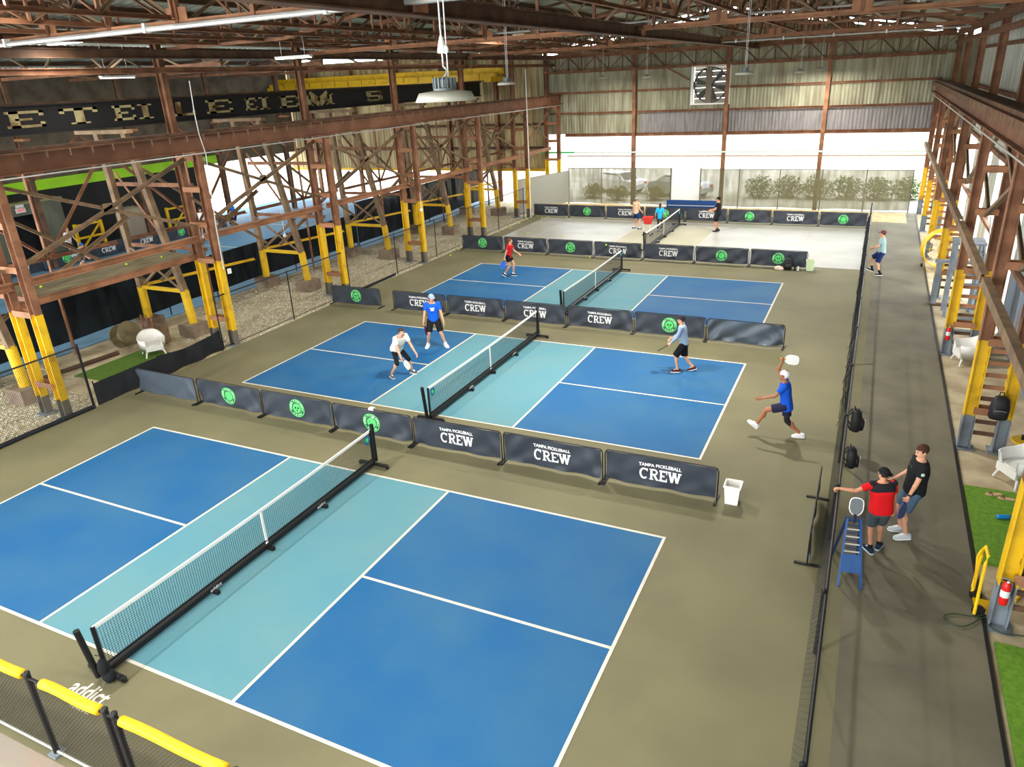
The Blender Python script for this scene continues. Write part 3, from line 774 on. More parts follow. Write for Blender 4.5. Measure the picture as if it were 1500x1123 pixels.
# ================================================================== COURT FURNITURE
def text_mesh(body, size, extr=.0, bold=.0, align='CENTER'):
    c = bpy.data.curves.new('txt', 'FONT'); c.body = body; c.size = size; c.align_x = align; c.align_y = 'CENTER'
    c.extrude = extr; c.offset = bold; c.resolution_u = 2
    o = bpy.data.objects.new('txt', c); COL.objects.link(o)
    bpy.context.view_layer.update()
    me = bpy.data.meshes.new_from_object(o.evaluated_get(bpy.context.evaluated_depsgraph_get()))
    v = [tuple(x.co) for x in me.vertices]; f = [tuple(p.vertices) for p in me.polygons]
    bpy.data.objects.remove(o); bpy.data.curves.remove(c); bpy.data.meshes.remove(me)
    return v, f
BW, BH = 2.31, .74
def wave(x, z, s=0.0, amp=1.0):
    e = abs(x) / (BW / 2)
    lo = max(0.0, .32 - z) * .055
    return amp * (lo * math.sin(5.2 * x + 9 * z + 2 * s) + lo * .7 * math.sin(11 * x - 16 * z + s) + .010 * math.sin(3.3 * x + 2.0 * z + s) + .022 * e ** 3 * math.sin(9 * z + 14 * x * (1 if x > 0 else -1) + s) + .008 * math.sin(7 * x - 11 * z + 1.7 * s))
def banner_mesh(name, s, amp, m):
    b = MB(); nx, nz = 44, 12
    for j in range(nz + 1):
        for i in range(nx + 1):
            x = -BW / 2 + .03 + (BW - .06) * i / nx
            sag = .035 * math.sin(math.pi * i / nx) * (1 - j / nz) * 0 + .03 * (abs(x) / (BW / 2)) ** 4
            z = .05 + (BH - .07) * j / nz + (sag if j == 0 else 0)
            b.v.append((x, wave(x, z, s, amp), z))
    for j in range(nz):
        for i in range(nx):
            a = j * (nx + 1) + i; b.f.append((a, a + 1, a + nx + 2, a + nx + 1))
    return b.mesh(name, m, True)
def on_cloth(vs, fs, dx, dz, s, amp, off=.006):
    # flat xy lettering -> banner surface
    b = MB(); b.v = [(x + dx, wave(x + dx, y + dz, s, amp) - off, y + dz) for x, y, *_ in vs]; b.f = fs
    return b
def flatten(mb):
    return [(v[0], v[2]) for v in mb.v], mb.f
crew_v, crew_f = [], []
xx = -.42
for ch, w in (('C', .19), ('R', .2), ('E', .17), ('W', .27)):
    vs, fs = flatten(stroke_letter(ch, w * .95, .25)); o = len(crew_v)
    crew_v += [(a + xx + w / 2, c) for a, c in vs]; crew_f += [tuple(i + o for i in q) for q in fs]; xx += w + .008
small_v, small_f = text_mesh('TAMPA PICKLEBALL', .098, bold=.0035)
def ring(r0, r1, n=36):
    vs = []; fs = []
    for k in range(n):
        a = 2 * math.pi * k / n; vs += [(r0 * math.cos(a), r0 * math.sin(a)), (r1 * math.cos(a), r1 * math.sin(a))]
    for k in range(n): fs.append((2 * k, 2 * k + 1, (2 * k + 3) % (2 * n), (2 * k + 2) % (2 * n)))
    return vs, fs
def disc(cx, cy, rx, ry, n=20):
    return [(cx + rx * math.cos(2 * math.pi * k / n), cy + ry * math.sin(2 * math.pi * k / n)) for k in range(n)], [tuple(range(n))]
arc_v, arc_f = [], []
def arc_text(txt, r, a0, a1, size, flip=False):
    n = len(txt)
    for i, ch in enumerate(txt):
        if ch == ' ': continue
        vs, fs = text_mesh(ch, size, bold=.002); a = math.radians(a0 + (a1 - a0) * i / (n - 1)); t = a - math.pi / 2 + (math.pi if flip else 0)
        o = len(arc_v)
        for x, y, *_ in vs: arc_v.append((r * math.cos(a) + x * math.cos(t) - y * math.sin(t), r * math.sin(a) + x * math.sin(t) + y * math.cos(t)))
        for q in fs: arc_f.append(tuple(k + o for k in q))
arc_text('TAMPA PICKLEBALL', .19, 195, -15, .085); arc_text('CREW', .19, 235, 305, .085, True)
def barrier(kind, s, amp=1.0, m=None, frame_m=BLACK):
    t = thing('court_barrier', 'black court barrier', 'barrier')
    m = m or NAVYF
    bn = put('banner', banner_mesh('banner', s, amp, m), t)
    MB().tube((-BW / 2 + .06, 0, BH), (BW / 2 - .06, 0, BH), .014, 8).build('top_rail', frame_m, t)
    for sx in (-1, 1):
        MB().path([(sx * (BW / 2 - .06), 0, BH), (sx * (BW / 2 - .02), 0, BH - .03), (sx * (BW / 2), 0, BH - .08), (sx * BW / 2, 0, .03)], .014, 8).build('end_post', frame_m, t)
        MB().box((sx * (BW / 2 - .01), 0, .018), (.05, .42, .03)).build('foot', frame_m, t)
    if kind == 'text':
        on_cloth(crew_v, crew_f, 0, .34, s, amp).build('large_lettering', PRINTW, bn)
        on_cloth(small_v, small_f, 0, .545, s, amp).build('small_lettering', PRINTW, bn)
    elif kind == 'emblem':
        for nm, (vs, fs), mm, off in (('emblem_ring', ring(.225, .245), GREENP, .006), ('emblem_band', ring(.14, .225), mat('dark_green_print', (36, 92, 62), .6), .005), ('emblem_disc', disc(0, 0, .13, .13, 28), GREENP, .006),
                                      ('ring_lettering', (arc_v, arc_f), GREENL, .008), ('face_eye', disc(-.045, .01, .028, .032), BLACKF, .009), ('face_eye', disc(.045, .01, .028, .032), BLACKF, .009), ('face_mouth', disc(0, -.06, .04, .014), BLACKF, .009)):
            on_cloth(vs, fs, 0, .385, s, amp, off).build(nm, mm, bn)
    return t
B_TEXT = [barrier('text', .4, .8), barrier('text', 2.1, 1.3)]
B_EMB = [barrier('emblem', 1.2, .8), barrier('emblem', 3.3, 1.2)]
SHEEN = mat('shiny_grey_vinyl', (70, 80, 92), .42, spec=.5)
B_PLAIN = barrier('plain', .9, 1.0, SHEEN); B_WRIN = barrier('plain', 4.0, 2.6, SHEEN)
_used = set()
def place_barrier(proto, x, y, label, group=None, rz=0.0):
    if proto.name in _used: o = copy_tree(proto)
    else: o = proto; _used.add(proto.name)
    o.location = (x, y, 0); o.rotation_euler = (0, 0, rz); o['label'] = label
    if group: o['group'] = group
    elif 'group' in o: del o['group']
    return o
ROWS = {1: 'in the row with the white towel hung on it', 2: 'in the row beside the wrinkled plain barrier', 3: 'in the row bordering the grey court', 4: 'in the row in front of the privacy screens'}
ROWF = {1: 'the white bucket', 2: 'the wrinkled plain barrier', 3: 'the pale green bucket', 4: 'the aisle fence'}
CNT = ['first', 'second', 'third', 'fourth', 'fifth', 'sixth', 'seventh', 'eighth']
def brow(row, y, items):
    for k, (x, kind) in enumerate(items):
        jy = y + random.uniform(-.04, .04); rz = random.uniform(-.012, .012)
        if kind == 't': place_barrier(B_TEXT[k % 2], x, jy, 'charcoal barrier with white lettering, %s in its row from %s' % (CNT[len(items) - 1 - k - (row == 2)], ROWF[row]), None, rz)
        elif kind == 'e': place_barrier(B_EMB[k % 2], x, jy, ('lone emblem barrier set apart from its row near a column' if x == -8.34 else 'charcoal barrier with round green emblem, %s in its row from %s' % (CNT[len(items) - 1 - k - (row == 2)], ROWF[row])), None, rz)
        elif kind == 'p': place_barrier(B_PLAIN, x, jy, 'plain grey barrier without print meeting the black drape', None, rz)
        elif kind == 'w': place_barrier(B_WRIN, x, jy, 'badly wrinkled shiny plain barrier at the end of its row', None, rz)
c = lambda x0, k: x0 + 1.175 + 2.358 * k
brow(1, 7.7, [(c(-9.14, k), q) for k, q in enumerate('peeettt')])
brow(2, 17.06, [(c(-6.6, k), q) for k, q in enumerate('ttttew')] + [(-8.34, 'e')])
brow(3, 27.18, [(c(-9.2, k), q) for k, q in enumerate('etettee')])
brow(4, 36.85, [(c(-9.5, k) * 1.0, q) for k, q in enumerate('tetetete')])
place_barrier(B_PLAIN, 9.14, 7.35, 'plain grey barrier standing edge-on against the chain-link fence', None, math.pi / 2)
# blue barrier behind the last row
bb = thing('blue_banner_stand', 'blue banner stand behind the last barrier row below the white door panel', 'banner', (-.1, 38.4, 0))
MB().box((0, 0, .62), (2.9, .03, .62)).build('blue_panel', mat('deep_blue_vinyl', (22, 66, 124), .6), bb)
MB().box((0, -.02, .62), (2.7, .01, .03)).build('stripe', PRINTW, bb)
for sx in (-1.3, 1.3): MB().box((sx, 0, .17), (.05, .4, .34)).build('leg', BLACK, bb)
# towel on the first row
tw = thing('white_towel', 'white towel hung over an emblem barrier', 'towel', (-.86, 7.7, 0))
MB().box((0, -.045, .64), (.14, .014, .24)).box((0, .045, .66), (.14, .014, .2)).box((0, 0, .766), (.14, .1, .014)).build('cloth', WPLAS, tw)

def net(label, loc, patch='far'):
    t = thing('pickleball_net', label, 'net', loc)
    y0, y1 = -.33, 6.43; n = 150
    top = lambda y: .90 - .035 * math.sin(math.pi * (y - y0) / (y1 - y0)); bot = .2
    b = MB(); r = .0022
    for i in range(n + 1):
        y = y0 + (y1 - y0) * i / n; b.bar((0, y, bot), (0, y, top(y) - .04), r * 2)
    for j in range(17):
        for i in range(12):
            ya, yb = y0 + (y1 - y0) * i / 12, y0 + (y1 - y0) * (i + 1) / 12
            za, zb = bot + (top(ya) - .05 - bot) * j / 16, bot + (top(yb) - .05 - bot) * j / 16
            b.bar((0, ya, za), (0, yb, zb), r * 2)
    b.build('net_mesh', BLACK, t)
    b = MB()
    for i in range(24):
        ya, yb = y0 + (y1 - y0) * i / 24, y0 + (y1 - y0) * (i + 1) / 24
        b.bar((0, ya, top(ya) - .02), (0, yb, top(yb) - .02), .025, .055)
    b.build('top_tape', WHITEF, t)
    MB().box((0, 3.05, .5), (.02, .05, .74)).build('centre_strap', WHITEF, t)
    for y in (y0, y1):
        MB().box((0, y, .5), (.03, .06, .8)).build('side_sleeve', BLACK, t)
        MB().tube((-.02, y + (-.12 if y < 0 else .12), .08), (-.04, y + (-.2 if y < 0 else .14), .98), .045, 12).build('post', BLACK, t)
        MB().box((0, y, .07), (.75, .08, .05)).build('foot_bar', BLACK, t)
        for sx in (-.36, .36): MB().lathe([(.0, -.02), (.045, -.02), (.045, .02), (.0, .02)], 12, c=(sx, y, .045), ax=Matrix.Rotation(math.pi / 2, 3, 'X')).build('caster', BLACK, t)
        if (patch == 'far') == (y > 0):
            q = MB().lathe([(.0, 0), (.11, 0), (.11, .006), (.0, .006)], 20, c=(.022, y + (.16 if y < 0 else -.16), .74), ax=Matrix.Rotation(math.pi / 2, 3, 'Y')).build('round_patch', mat('blue_patch', (30, 110, 150), .6), t)
            MB().lathe([(.0, 0), (.05, 0), (.05, .004), (.0, .004)], 16, c=(.029, y + (.16 if y < 0 else -.16), .74), ax=Matrix.Rotation(math.pi / 2, 3, 'Y')).build('patch_centre', GREENP, q)
    MB().box((0, 3.05, .1), (.09, y1 - y0, .08)).build('base_bar', BLACK, t)
    MB().box((0, 3.05, .2), (.02, y1 - y0, .03)).build('bottom_band', BLACKF, t)
    for y in (1.7, 3.05, 4.6):
        MB().box((0, y, .05), (.3, .07, .06)).build('mid_foot', BLACK, t)
    v, f = text_mesh('addict', .1, bold=.003)
    for y in (1.75, 4.55):
        bb_ = MB(); bb_.v = [(.05 + .0, x + y, .1 + z * .9) for x, z, *_ in v]; bb_.f = f
        bb_.build('base_lettering', PRINTW, t)
    return t
n1 = net('portable pickleball net on the blue court beside the yellow foam-topped fence', (0, 0, 0))
n2 = net('portable pickleball net between the white-shirted player and the grey-sleeved player', (-.035, 9.28, 0), 'near')
copy_tree(n1, loc=(-.079, 18.53, 0), label='portable pickleball net beside the woman in red')
copy_tree(n1, loc=(-.1, 29.15, 0), label='portable pickleball net on the grey court')

sb_ = thing('storage_bag', 'crumpled black storage bag tied to the foot of the first net post', 'bag', (.12, -.42, 0))
MB().ell((0, 0, .26), (.09, .08, .17), nu=12, nv=8).ell((.03, .02, .12), (.11, .09, .12), nu=12, nv=8).build('bag_cloth', BLACKF, sb_, smooth=True)
MB().path([(0, 0, .38), (-.05, .03, .44), (-.12, .0, .46)], .008, 6).build('draw_cord', BLACK, sb_)

# floor lettering
v, f = text_mesh('addict', .36, bold=.008)
fl = MB(); fl.v = [(x * .84 + .06, y - .68, .006) for x, y, *_ in v]; fl.f = f
fl.build('painted_lettering', WHITE, floor)
v, f = text_mesh('PICKLEBALL', .085, bold=.002)
fl = MB(); fl.v = [(x * .9 + .2, y - .93, .006) for x, y, *_ in v]; fl.f = f
fl.build('painted_lettering', WHITE, floor)

# ================================================================== FENCES
def chain_link(W, H, cell, r, shear=0.0):
    b = MB(); d = cell
    n = int((W + H) / d)
    for sgn in (1, -1):
        for k in range(n + 1):
            s = k * d
            if sgn > 0: x0, z0 = (s, 0) if s <= W else (W, s - W)
            else: x0, z0 = (W - s, 0) if s <= W else (0, s - W)
            # go up and back
            run = min(H - z0, (x0 if sgn > 0 else W - x0))
            if run <= .01: continue
            x1, z1 = (x0 - run, z0 + run) if sgn > 0 else (x0 + run, z0 + run)
            b.bar((x0, -shear * (1 - z0 / H), z0), (x1, -shear * (1 - z1 / H), z1), r * 2)
    return b
def fence(name, label, p, q, H, post_gap, cell, r, rz=None, post_r=.03, flare=0.0, mesh_m=BLACK, z0=.05, bottom=True):
    p, q = V(p), V(q); d = q - p; L = d.length
    t = thing(name, label, 'fence', (p.x, p.y, 0), math.atan2(d.y, d.x))
    mo = chain_link(L, H - z0 - .03, cell, r, flare).build('chain_link_mesh', mesh_m, t); mo.location.z = z0
    n = max(1, int(round(L / post_gap)))
    for k in range(n + 1):
        MB().tube((L * k / n, .03, -.05), (L * k / n, .03, H + .03), post_r, 8).build('post', BLACK, t)
        MB().ell((L * k / n, .03, H + .03), (post_r * 1.15, post_r * 1.15, post_r), nu=8, nv=6).build('post_cap', BLACK, t)
    MB().tube((0, 0, H), (L, 0, H), .024, 8).build('top_rail', BLACK, t)
    if bottom: MB().tube((0, 0, z0), (L, 0, z0), .014, 6).build('bottom_wire', BLACK, t)
    return t
fr = fence('chain_link_fence', 'long black chain-link fence between the courts and the aisle with bags hung on it', (9.47, -2.0), (9.47, 37.5), 1.1, 3.0, .11, .0013, flare=-.15)
# dark netting bunched on that fence
nb = MB()
rn = random.Random(5)
for k in range(120):
    y = 10.8 + k * .215; pts = []
    nb.path([(9.42 + rn.uniform(-.09, .06), y + rn.uniform(-.1, .1), 1.08), (9.40 + rn.uniform(-.1, .08), y + rn.uniform(-.2, .2), .75), (9.38 + rn.uniform(-.1, .05), y + rn.uniform(-.2, .2), .4)], .006, 4)
tag(nb.build('bunched_netting', BLACKF), 'dark netting bunched along the far stretch of the aisle fence', 'netting', kind='stuff')
fence('chain_link_fence', 'low black chain-link fence by the yellow column foot and the concrete pad', (-9.42, 2.6), (-9.42, 6.42), 1.82, 4, .07, .0022, post_r=.035)
fence('chain_link_fence', 'tall thin black chain-link fence along the gravel strip', (-9.62, 11.4), (-9.75, 36.0), 1.78, 3.4, .09, .0014, post_r=.022)
kb = thing('foam_kerb', 'black foam kerb tube along the foot of the fence by the gravel', 'kerb', (0, 0, 0))
MB().path([(-9.42, 2.8, .06), (-9.45, 4.5, .06), (-9.4, 6.4, .06)], .06, 10).build('tube', BLACKF, kb)
kb2 = thing('foam_kerb', 'black foam kerb tube lying past the emblem barrier along the gravel', 'kerb', (0, 0, 0))
MB().path([(-9.5, 17.6, .05), (-9.55, 19.5, .05), (-9.6, 21.6, .05)], .05, 10).build('tube', BLACKF, kb2)
# fence with yellow foam at the walk
ff = thing('foam_topped_fence', 'black chain-link fence topped with yellow foam sleeves beside the painted floor lettering', 'fence', (0, -1.55, 0))
o = chain_link(5.8, 1.22, .055, .0022).build('chain_link_mesh', BLACK, ff); o.location = (-1.6, 0, .04)
for x in (-1.2, .62, 2.06, 2.22, 4.1):
    MB().tube((x, 0, -.05), (x, 0, 1.36), .038, 10).build('post', BLACK, ff); MB().ell((x, 0, 1.37), (.045, .045, .03), nu=10, nv=6).build('post_cap', BLACK, ff)
MB().tube((-1.6, 0, 1.3), (4.2, 0, 1.3), .02, 8).build('top_rail', BLACK, ff); MB().tube((-1.6, 0, .06), (4.2, 0, .06), .02, 8).build('bottom_rail', GALV, ff)
for a, b_ in ((-1.1, .5), (.9, 1.95), (2.34, 3.95)):
    pts = [(a + (b_ - a) * k / 6, 0, 1.31 + .015 * math.sin(k * 1.1)) for k in range(7)]
    MB().path(pts, .062, 12).build('foam_sleeve', YELB, ff, smooth=True)
for x in (.62, 2.06):
    MB().box((x, 0, .02), (.16, .16, .03)).build('post_shoe', GREYST, ff)

# black drape beside the turf mat
dr = thing('black_drape', 'black cloth drape hung low along the edge of the turf mat by the white chair', 'drape', (0, 0, 0))
b = MB(); n = 60
for i in range(n + 1):
    t_ = i / n; y = 6.55 + 4.7 * t_
    zt = .72 - .12 * math.sin(math.pi * min(1, max(0, (t_ - .45) / .55))) if t_ > .45 else .68
    for j in range(5):
        z = .03 + (zt - .03) * j / 4
        b.v.append((-9.42 - .12 * t_ + (.05 * math.sin(26 * t_ + 4 * z) * (.3 + t_) * (1 - j / 6)), y, z))
for i in range(n):
    for j in range(4): a = i * 5 + j; b.f.append((a, a + 5, a + 6, a + 1))
b.build('cloth', BLACKF, dr, smooth=True)
for y in (6.6, 8.9, 11.2): MB().tube((-9.5, y, 0), (-9.5, y, .72), .018, 8).build('post', BLACK, dr)

# ================================================================== SIDE OBJECTS
def tub_chair(label, loc, rz):
    t = thing('tub_chair', label, 'chair', loc, rz)
    b = MB(); n = 36; th = .05; rx, ry = .37, .35; rows = []
    for i in range(n + 1):
        a = math.radians(-58 + 296 * i / n)     # opening towards -Y
        ca, sa = math.cos(a), math.sin(a); ca = math.copysign(abs(ca) ** .75, ca); sa2 = math.copysign(abs(sa) ** .75, sa)
        hgt = .60 + .20 * max(0, sa) ** 1.6
        rows.append([(rx * .88 * ca, ry * .88 * sa2, .36), (rx * ca, ry * sa2, hgt - .02), ((rx + th * .5) * ca, (ry + th * .5) * sa2, hgt), ((rx + th) * ca, (ry + th) * sa2, hgt - .025), ((rx * .84 + th) * ca, (ry * .84 + th) * sa2, .2)])
    for r in rows: b.v += r
    m = 5
    for i in range(n):
        for j in range(m): a0, a1 = i * m + j, i * m + (j + 1) % m; b.f.append((a0, a0 + m, a1 + m, a1))
    b.f += [tuple(range(m - 1, -1, -1)), tuple(n * m + k for k in range(m))]
    b.build('shell_back', WPLAS, t, smooth=True)
    s = MB(); s.lathe([(.0, .2), (.31, .2), (.335, .26), (.335, .36), (.29, .39), (.0, .38)], 30)
    s.box((0, -.2, .295), (.54, .26, .17)); s.build('seat', WPLAS, t)
    for sx in (-1, 1):
        for sy in (-1, 1): MB().tube((sx * .24, sy * .24, .24), (sx * .31, sy * .31, -.0), .034, 8, .02).build('leg', WPLAS, t)
    return t
tub_chair('white plastic tub chair on the dark turf mat by the black drape', (-11.55, 10.2, 0), math.radians(62))
tub_chair('white plastic tub chair by the fire extinguisher under the grey stair', (12.35, 17.4, 0), math.radians(-75))
tub_chair('white plastic tub chair beside the yellow side table', (12.72, 10.55, 0), math.radians(-60))
tub_chair('white plastic tub chair on the turf mat below the yellow trolley', (12.55, 4.75, 0), math.radians(-110))
def turf(label, x0, x1, y0, y1, m):
    t = thing('turf_mat', label, 'mat', ((x0 + x1) / 2, (y0 + y1) / 2, 0))
    MB().box((0, 0, -.015), (x1 - x0, y1 - y0, .05)).build('turf', m, t)
    return t
turf('dark green artificial turf mat under the white chair beside the black drape', -12.4, -9.75, 7.9, 10.5, GRASSD)
turf('green artificial turf mat with the sandals and blue bottle on it', 11.74, 13.2, 7.35, 10.05, GRASSB)
turf('green artificial turf mat next to the garden hose', 11.78, 13.2, 1.0, 5.3, GRASSB)
slab('concrete_apron', -14.6, -12.2, 8.0, 14.0, -.06, -.01, CONC, bpy.data.objects['floor_gravel_bed'])
slab('concrete_apron', -12.2, -9.6, 7.0, 11.4, -.06, -.012, CONC, bpy.data.objects['floor_gravel_bed'])
pipe = thing('steel_pipe', 'long dark steel pipe lying on the concrete beside the turf mat', 'pipe', (-13.0, 7.3, .06))
MB().tube((-.1, -.6, 0), (.2, 2.5, 0), .07, 10).build('pipe', RUSTD, pipe)
reel = thing('cable_reel', 'old wooden cable reel and machine frame behind the white chair', 'reel', (-13.2, 10.5, 0))
MB().lathe([(.0, -.3), (.42, -.3), (.42, -.24), (.2, -.22), (.2, .22), (.42, .24), (.42, .3), (.0, .3)], 22, c=(0, 0, .42), ax=Matrix.Rotation(1.2, 3, 'Y')).build('reel_drum', WOOD, reel)
MB().box((.9, .5, .35), (.7, .5, .6)).build('machine_box', OLIVE, reel)
for k in range(3): MB().tube((.6 + .25 * k, .3, .6), (.6 + .25 * k, .3, 1.1), .03, 8).build('frame_post', RUST, reel)

# buckets
def bucket(label, loc, m, w=.3, h=.4):
    t = thing('square_bucket', label, 'bucket', loc)
    b = MB(); a, c_ = w * .4, w * .5; e = .02
    b.prof((0, 0, 0), (0, 0, .012), [(-a, -a), (a, -a), (a, a), (-a, a)])
    for k in range(4):
        R = Matrix.Rotation(k * math.pi / 2, 3, 'Z')
        vs = [(-a, -a, 0), (a, -a, 0), (c_, -c_, h), (-c_, -c_, h), (-a + e, -a + e, 0), (a - e, -a + e, 0), (c_ - e, -c_ + e, h), (-c_ + e, -c_ + e, h)]
        b.add([R @ V(*p) for p in vs], [(0, 1, 2, 3), (7, 6, 5, 4), (3, 2, 6, 7), (0, 4, 5, 1)])
    b.build('tub', m, t)
    b2 = MB()
    for k in range(4):
        R = Matrix.Rotation(k * math.pi / 2, 3, 'Z'); b2.bar(R @ V(-c_ - .01, -c_ - .005, h), R @ V(c_ + .01, -c_ - .005, h), .025, .03)
    b2.build('rim', m, t)
    return t
bucket('white square bucket at the end of the lettered barrier row', (7.62, 7.78, 0), WPLAS)
bucket('pale green square bucket beside the bags on the floor', (7.42, 27.0, 0), mat('pale_green_plastic', (206, 224, 182), .5), .32, .42)

# balls
BALL = mat('ball_yellow', (196, 226, 40), .5)
ball_me = MB().ell((0, 0, 0), (.037,) * 3, nu=12, nv=8).mesh('pickleball', BALL, True)
hole_me = None
BALLS = [(-8.61, 36.09), (-7.55, 31.61), (-8.15, 34.81), (-8.33, 36.38), (-7.16, 36.5), (-9.35, 35.49), (-9.3, 27.4), (-9.41, 27.75), (-9.02, 25.59), (-9.3, 26.91), (-9.23, 34.16), (-9.12, 32.69), (-9.25, 31.45), (-2.19, 26.8), (-5.3, 31.15), (-6.39, 30.73)]
for x, y in BALLS: tag(put('pickleball', ball_me, None, (x, y, .044)), 'yellow pickleball lying on the court floor', 'ball', 'balls on the court floor')
for x, y in ((-11.69, 10.1), (-11.39, 11.2), (-11.71, 7.3)): tag(put('pickleball', ball_me, None, (x, y, 3.062)), 'yellow pickleball lying on the plank walkway', 'ball', 'balls on the walkway')
tag(put('pickleball', ball_me, None, (-12.6, 16.0, .0)), 'yellow pickleball lying in the gravel', 'ball')
tag(put('pickleball', ball_me, None, (-.62, 24.5, 1.2)), 'yellow pickleball in flight above a net', 'ball')

# gravel
gr = MB(); rg = random.Random(11)
ico = [(0, 0, -1), (.72, -.53, -.45), (-.28, -.85, -.45), (-.89, 0, -.45), (-.28, .85, -.45), (.72, .53, -.45), (.28, -.85, .45), (-.72, -.53, .45), (-.72, .53, .45), (.28, .85, .45), (.89, 0, .45), (0, 0, 1)]
icf = [(0, 1, 2), (1, 0, 5), (0, 2, 3), (0, 3, 4), (0, 4, 5), (1, 5, 10), (2, 1, 6), (3, 2, 7), (4, 3, 8), (5, 4, 9), (1, 10, 6), (2, 6, 7), (3, 7, 8), (4, 8, 9), (5, 9, 10), (6, 10, 11), (7, 6, 11), (8, 7, 11), (9, 8, 11), (10, 9, 11)]
vv, fcs = [], []
for k in range(16000):
    u = rg.random() ** 1.5; y = 1.2 + u * 39; x = rg.uniform(-14.3, -9.55)
    if 6.9 < y < 14 and (x < -12.2 or y < 11.4): continue
    if any(abs(y - s_ - .45) < .45 and (abs(x + 12.0) < .45 or abs(x + 14.3) < .45) for s_ in ST): continue
    s = rg.uniform(.018, .05); a = rg.random() * 6.28; ca, sa = math.cos(a), math.sin(a); sx, sy, sz = s * rg.uniform(.7, 1.3), s * rg.uniform(.7, 1.2), s * rg.uniform(.45, .8); o = len(vv)
    for p in ico: X, Y = p[0] * sx, p[1] * sy; vv.append((x + X * ca - Y * sa, y + X * sa + Y * ca, -.045 + p[2] * sz))
    for q in icf: fcs.append((q[0] + o, q[1] + o, q[2] + o))
gr.v = vv; gr.f = fcs
tag(gr.build('gravel_stones', STONE), 'loose pale gravel spread along the strip beside the courts', 'gravel', kind='stuff')

# side table, trolley, hose, extinguishers
st = thing('side_table', 'small round yellow side table beside the white chair', 'table', (12.87, 11.5, 0))
MB().lathe([(.0, .47), (.25, .47), (.26, .485), (.25, .5), (.0, .5)], 26).build('table_top', YELB, st)
for k in range(4):
    a = k * math.pi / 2 + .4; MB().tube((.15 * math.cos(a), .15 * math.sin(a), .48), (.24 * math.cos(a), .24 * math.sin(a), -.03), .014, 8).build('leg', YELB, st)
MB().path([(.225 * math.cos(a), .225 * math.sin(a), .03) for a in [2 * math.pi * k / 20 for k in range(21)]], .01, 6).build('foot_ring', YELB, st)
for k, (dx, dy, m, lab) in enumerate(((-.05, .02, BLACK, 'black drinks can on the yellow side table'), (.03, -.04, WPLAS, 'white drinks can on the yellow side table'), (.08, .06, GALV, 'silver drinks can on the yellow side table'))):
    t = thing('drinks_can', lab, 'can', (12.87 + dx, 11.5 + dy, .5)); MB().lathe([(.0, 0), (.03, 0), (.033, .01), (.033, .11), (.026, .12), (.0, .12)], 14).build('can_body', m, t); MB().lathe([(.0, .12), (.024, .12), (.024, .123), (.0, .123)], 12).build('can_lid', GALV, t)
def extinguisher(label, loc, rz=0):
    t = thing('fire_extinguisher', label, 'extinguisher', loc, rz); t.scale = (.8, .8, .8)
    b = MB().lathe([(.0, 0), (.07, 0), (.075, .02), (.075, .38), (.06, .44), (.03, .47), (.025, .5), (.0, .5)], 18).build('cylinder', RED, t, smooth=True)
    MB().lathe([(.076, .17), (.0765, .17), (.0765, .31), (.076, .31)], 18, closed=True).build('instruction_label', mat('pale_label', (214, 220, 220), .6), t)
    MB().box((-.03, 0, .54), (.16, .025, .02), Matrix.Rotation(.25, 3, 'Y')).build('lever', GREYST, t); MB().box((-.02, 0, .505), (.12, .025, .02)).build('carry_handle', BLACK, t)
    MB().path([(.03, 0, .5), (.1, 0, .48), (.11, 0, .35), (.1, 0, .2)], .012, 6).build('hose', BLACK, t)
    MB().lathe([(.0, 0), (.022, 0), (.022, .012), (.0, .012)], 10, c=(0, -.03, .5), ax=Matrix.Rotation(math.pi / 2, 3, 'X')).build('gauge', WPLAS, t)
    return t
extinguisher('red fire extinguisher hung on the grey column foot by the yellow trolley', (11.82, 5.57, .5))
extinguisher('red fire extinguisher hung on the column beside the grey stair', (11.82, 17.92, .45))
def hang_post(label, x, y, h):
    t = thing('extinguisher_post', label, 'post', (x, y, -.03)); MB().box((0, 0, h / 2), (.2, .06, h)).build('post', GREYST, t); MB().box((0, 0, .01), (.3, .24, .02)).build('foot_plate', GREYST, t)
ho = thing('garden_hose', 'dark green garden hose looped over the aisle kerb', 'hose', (0, 0, 0))
pts = [(11.7, 5.85), (11.52, 5.75), (11.3, 5.72), (11.16, 5.62), (11.18, 5.5), (11.35, 5.44), (11.5, 5.55), (11.62, 5.72), (11.72, 5.8), (11.74, 5.62), (11.9, 5.5), (12.1, 5.54), (12.5, 5.6)]
sm = []
for i in range(len(pts) - 1):
    p0, p1, p2, p3 = pts[max(0, i - 1)], pts[i], pts[i + 1], pts[min(len(pts) - 1, i + 2)]
    for k in range(5):
        u = k / 5; sm.append(tuple(.5 * ((2 * p1[j]) + (-p0[j] + p2[j]) * u + (2 * p0[j] - 5 * p1[j] + 4 * p2[j] - p3[j]) * u * u + (-p0[j] + 3 * p1[j] - 3 * p2[j] + p3[j]) * u ** 3) for j in (0, 1)) + (.03,))
MB().path(sm, .011, 6).build('hose_line', mat('hose_green', (44, 62, 40), .6), ho)
MB().tube((11.7, 5.85, .03), (11.72, 5.98, .04), .018, 8).build('nozzle', BLACK, ho)
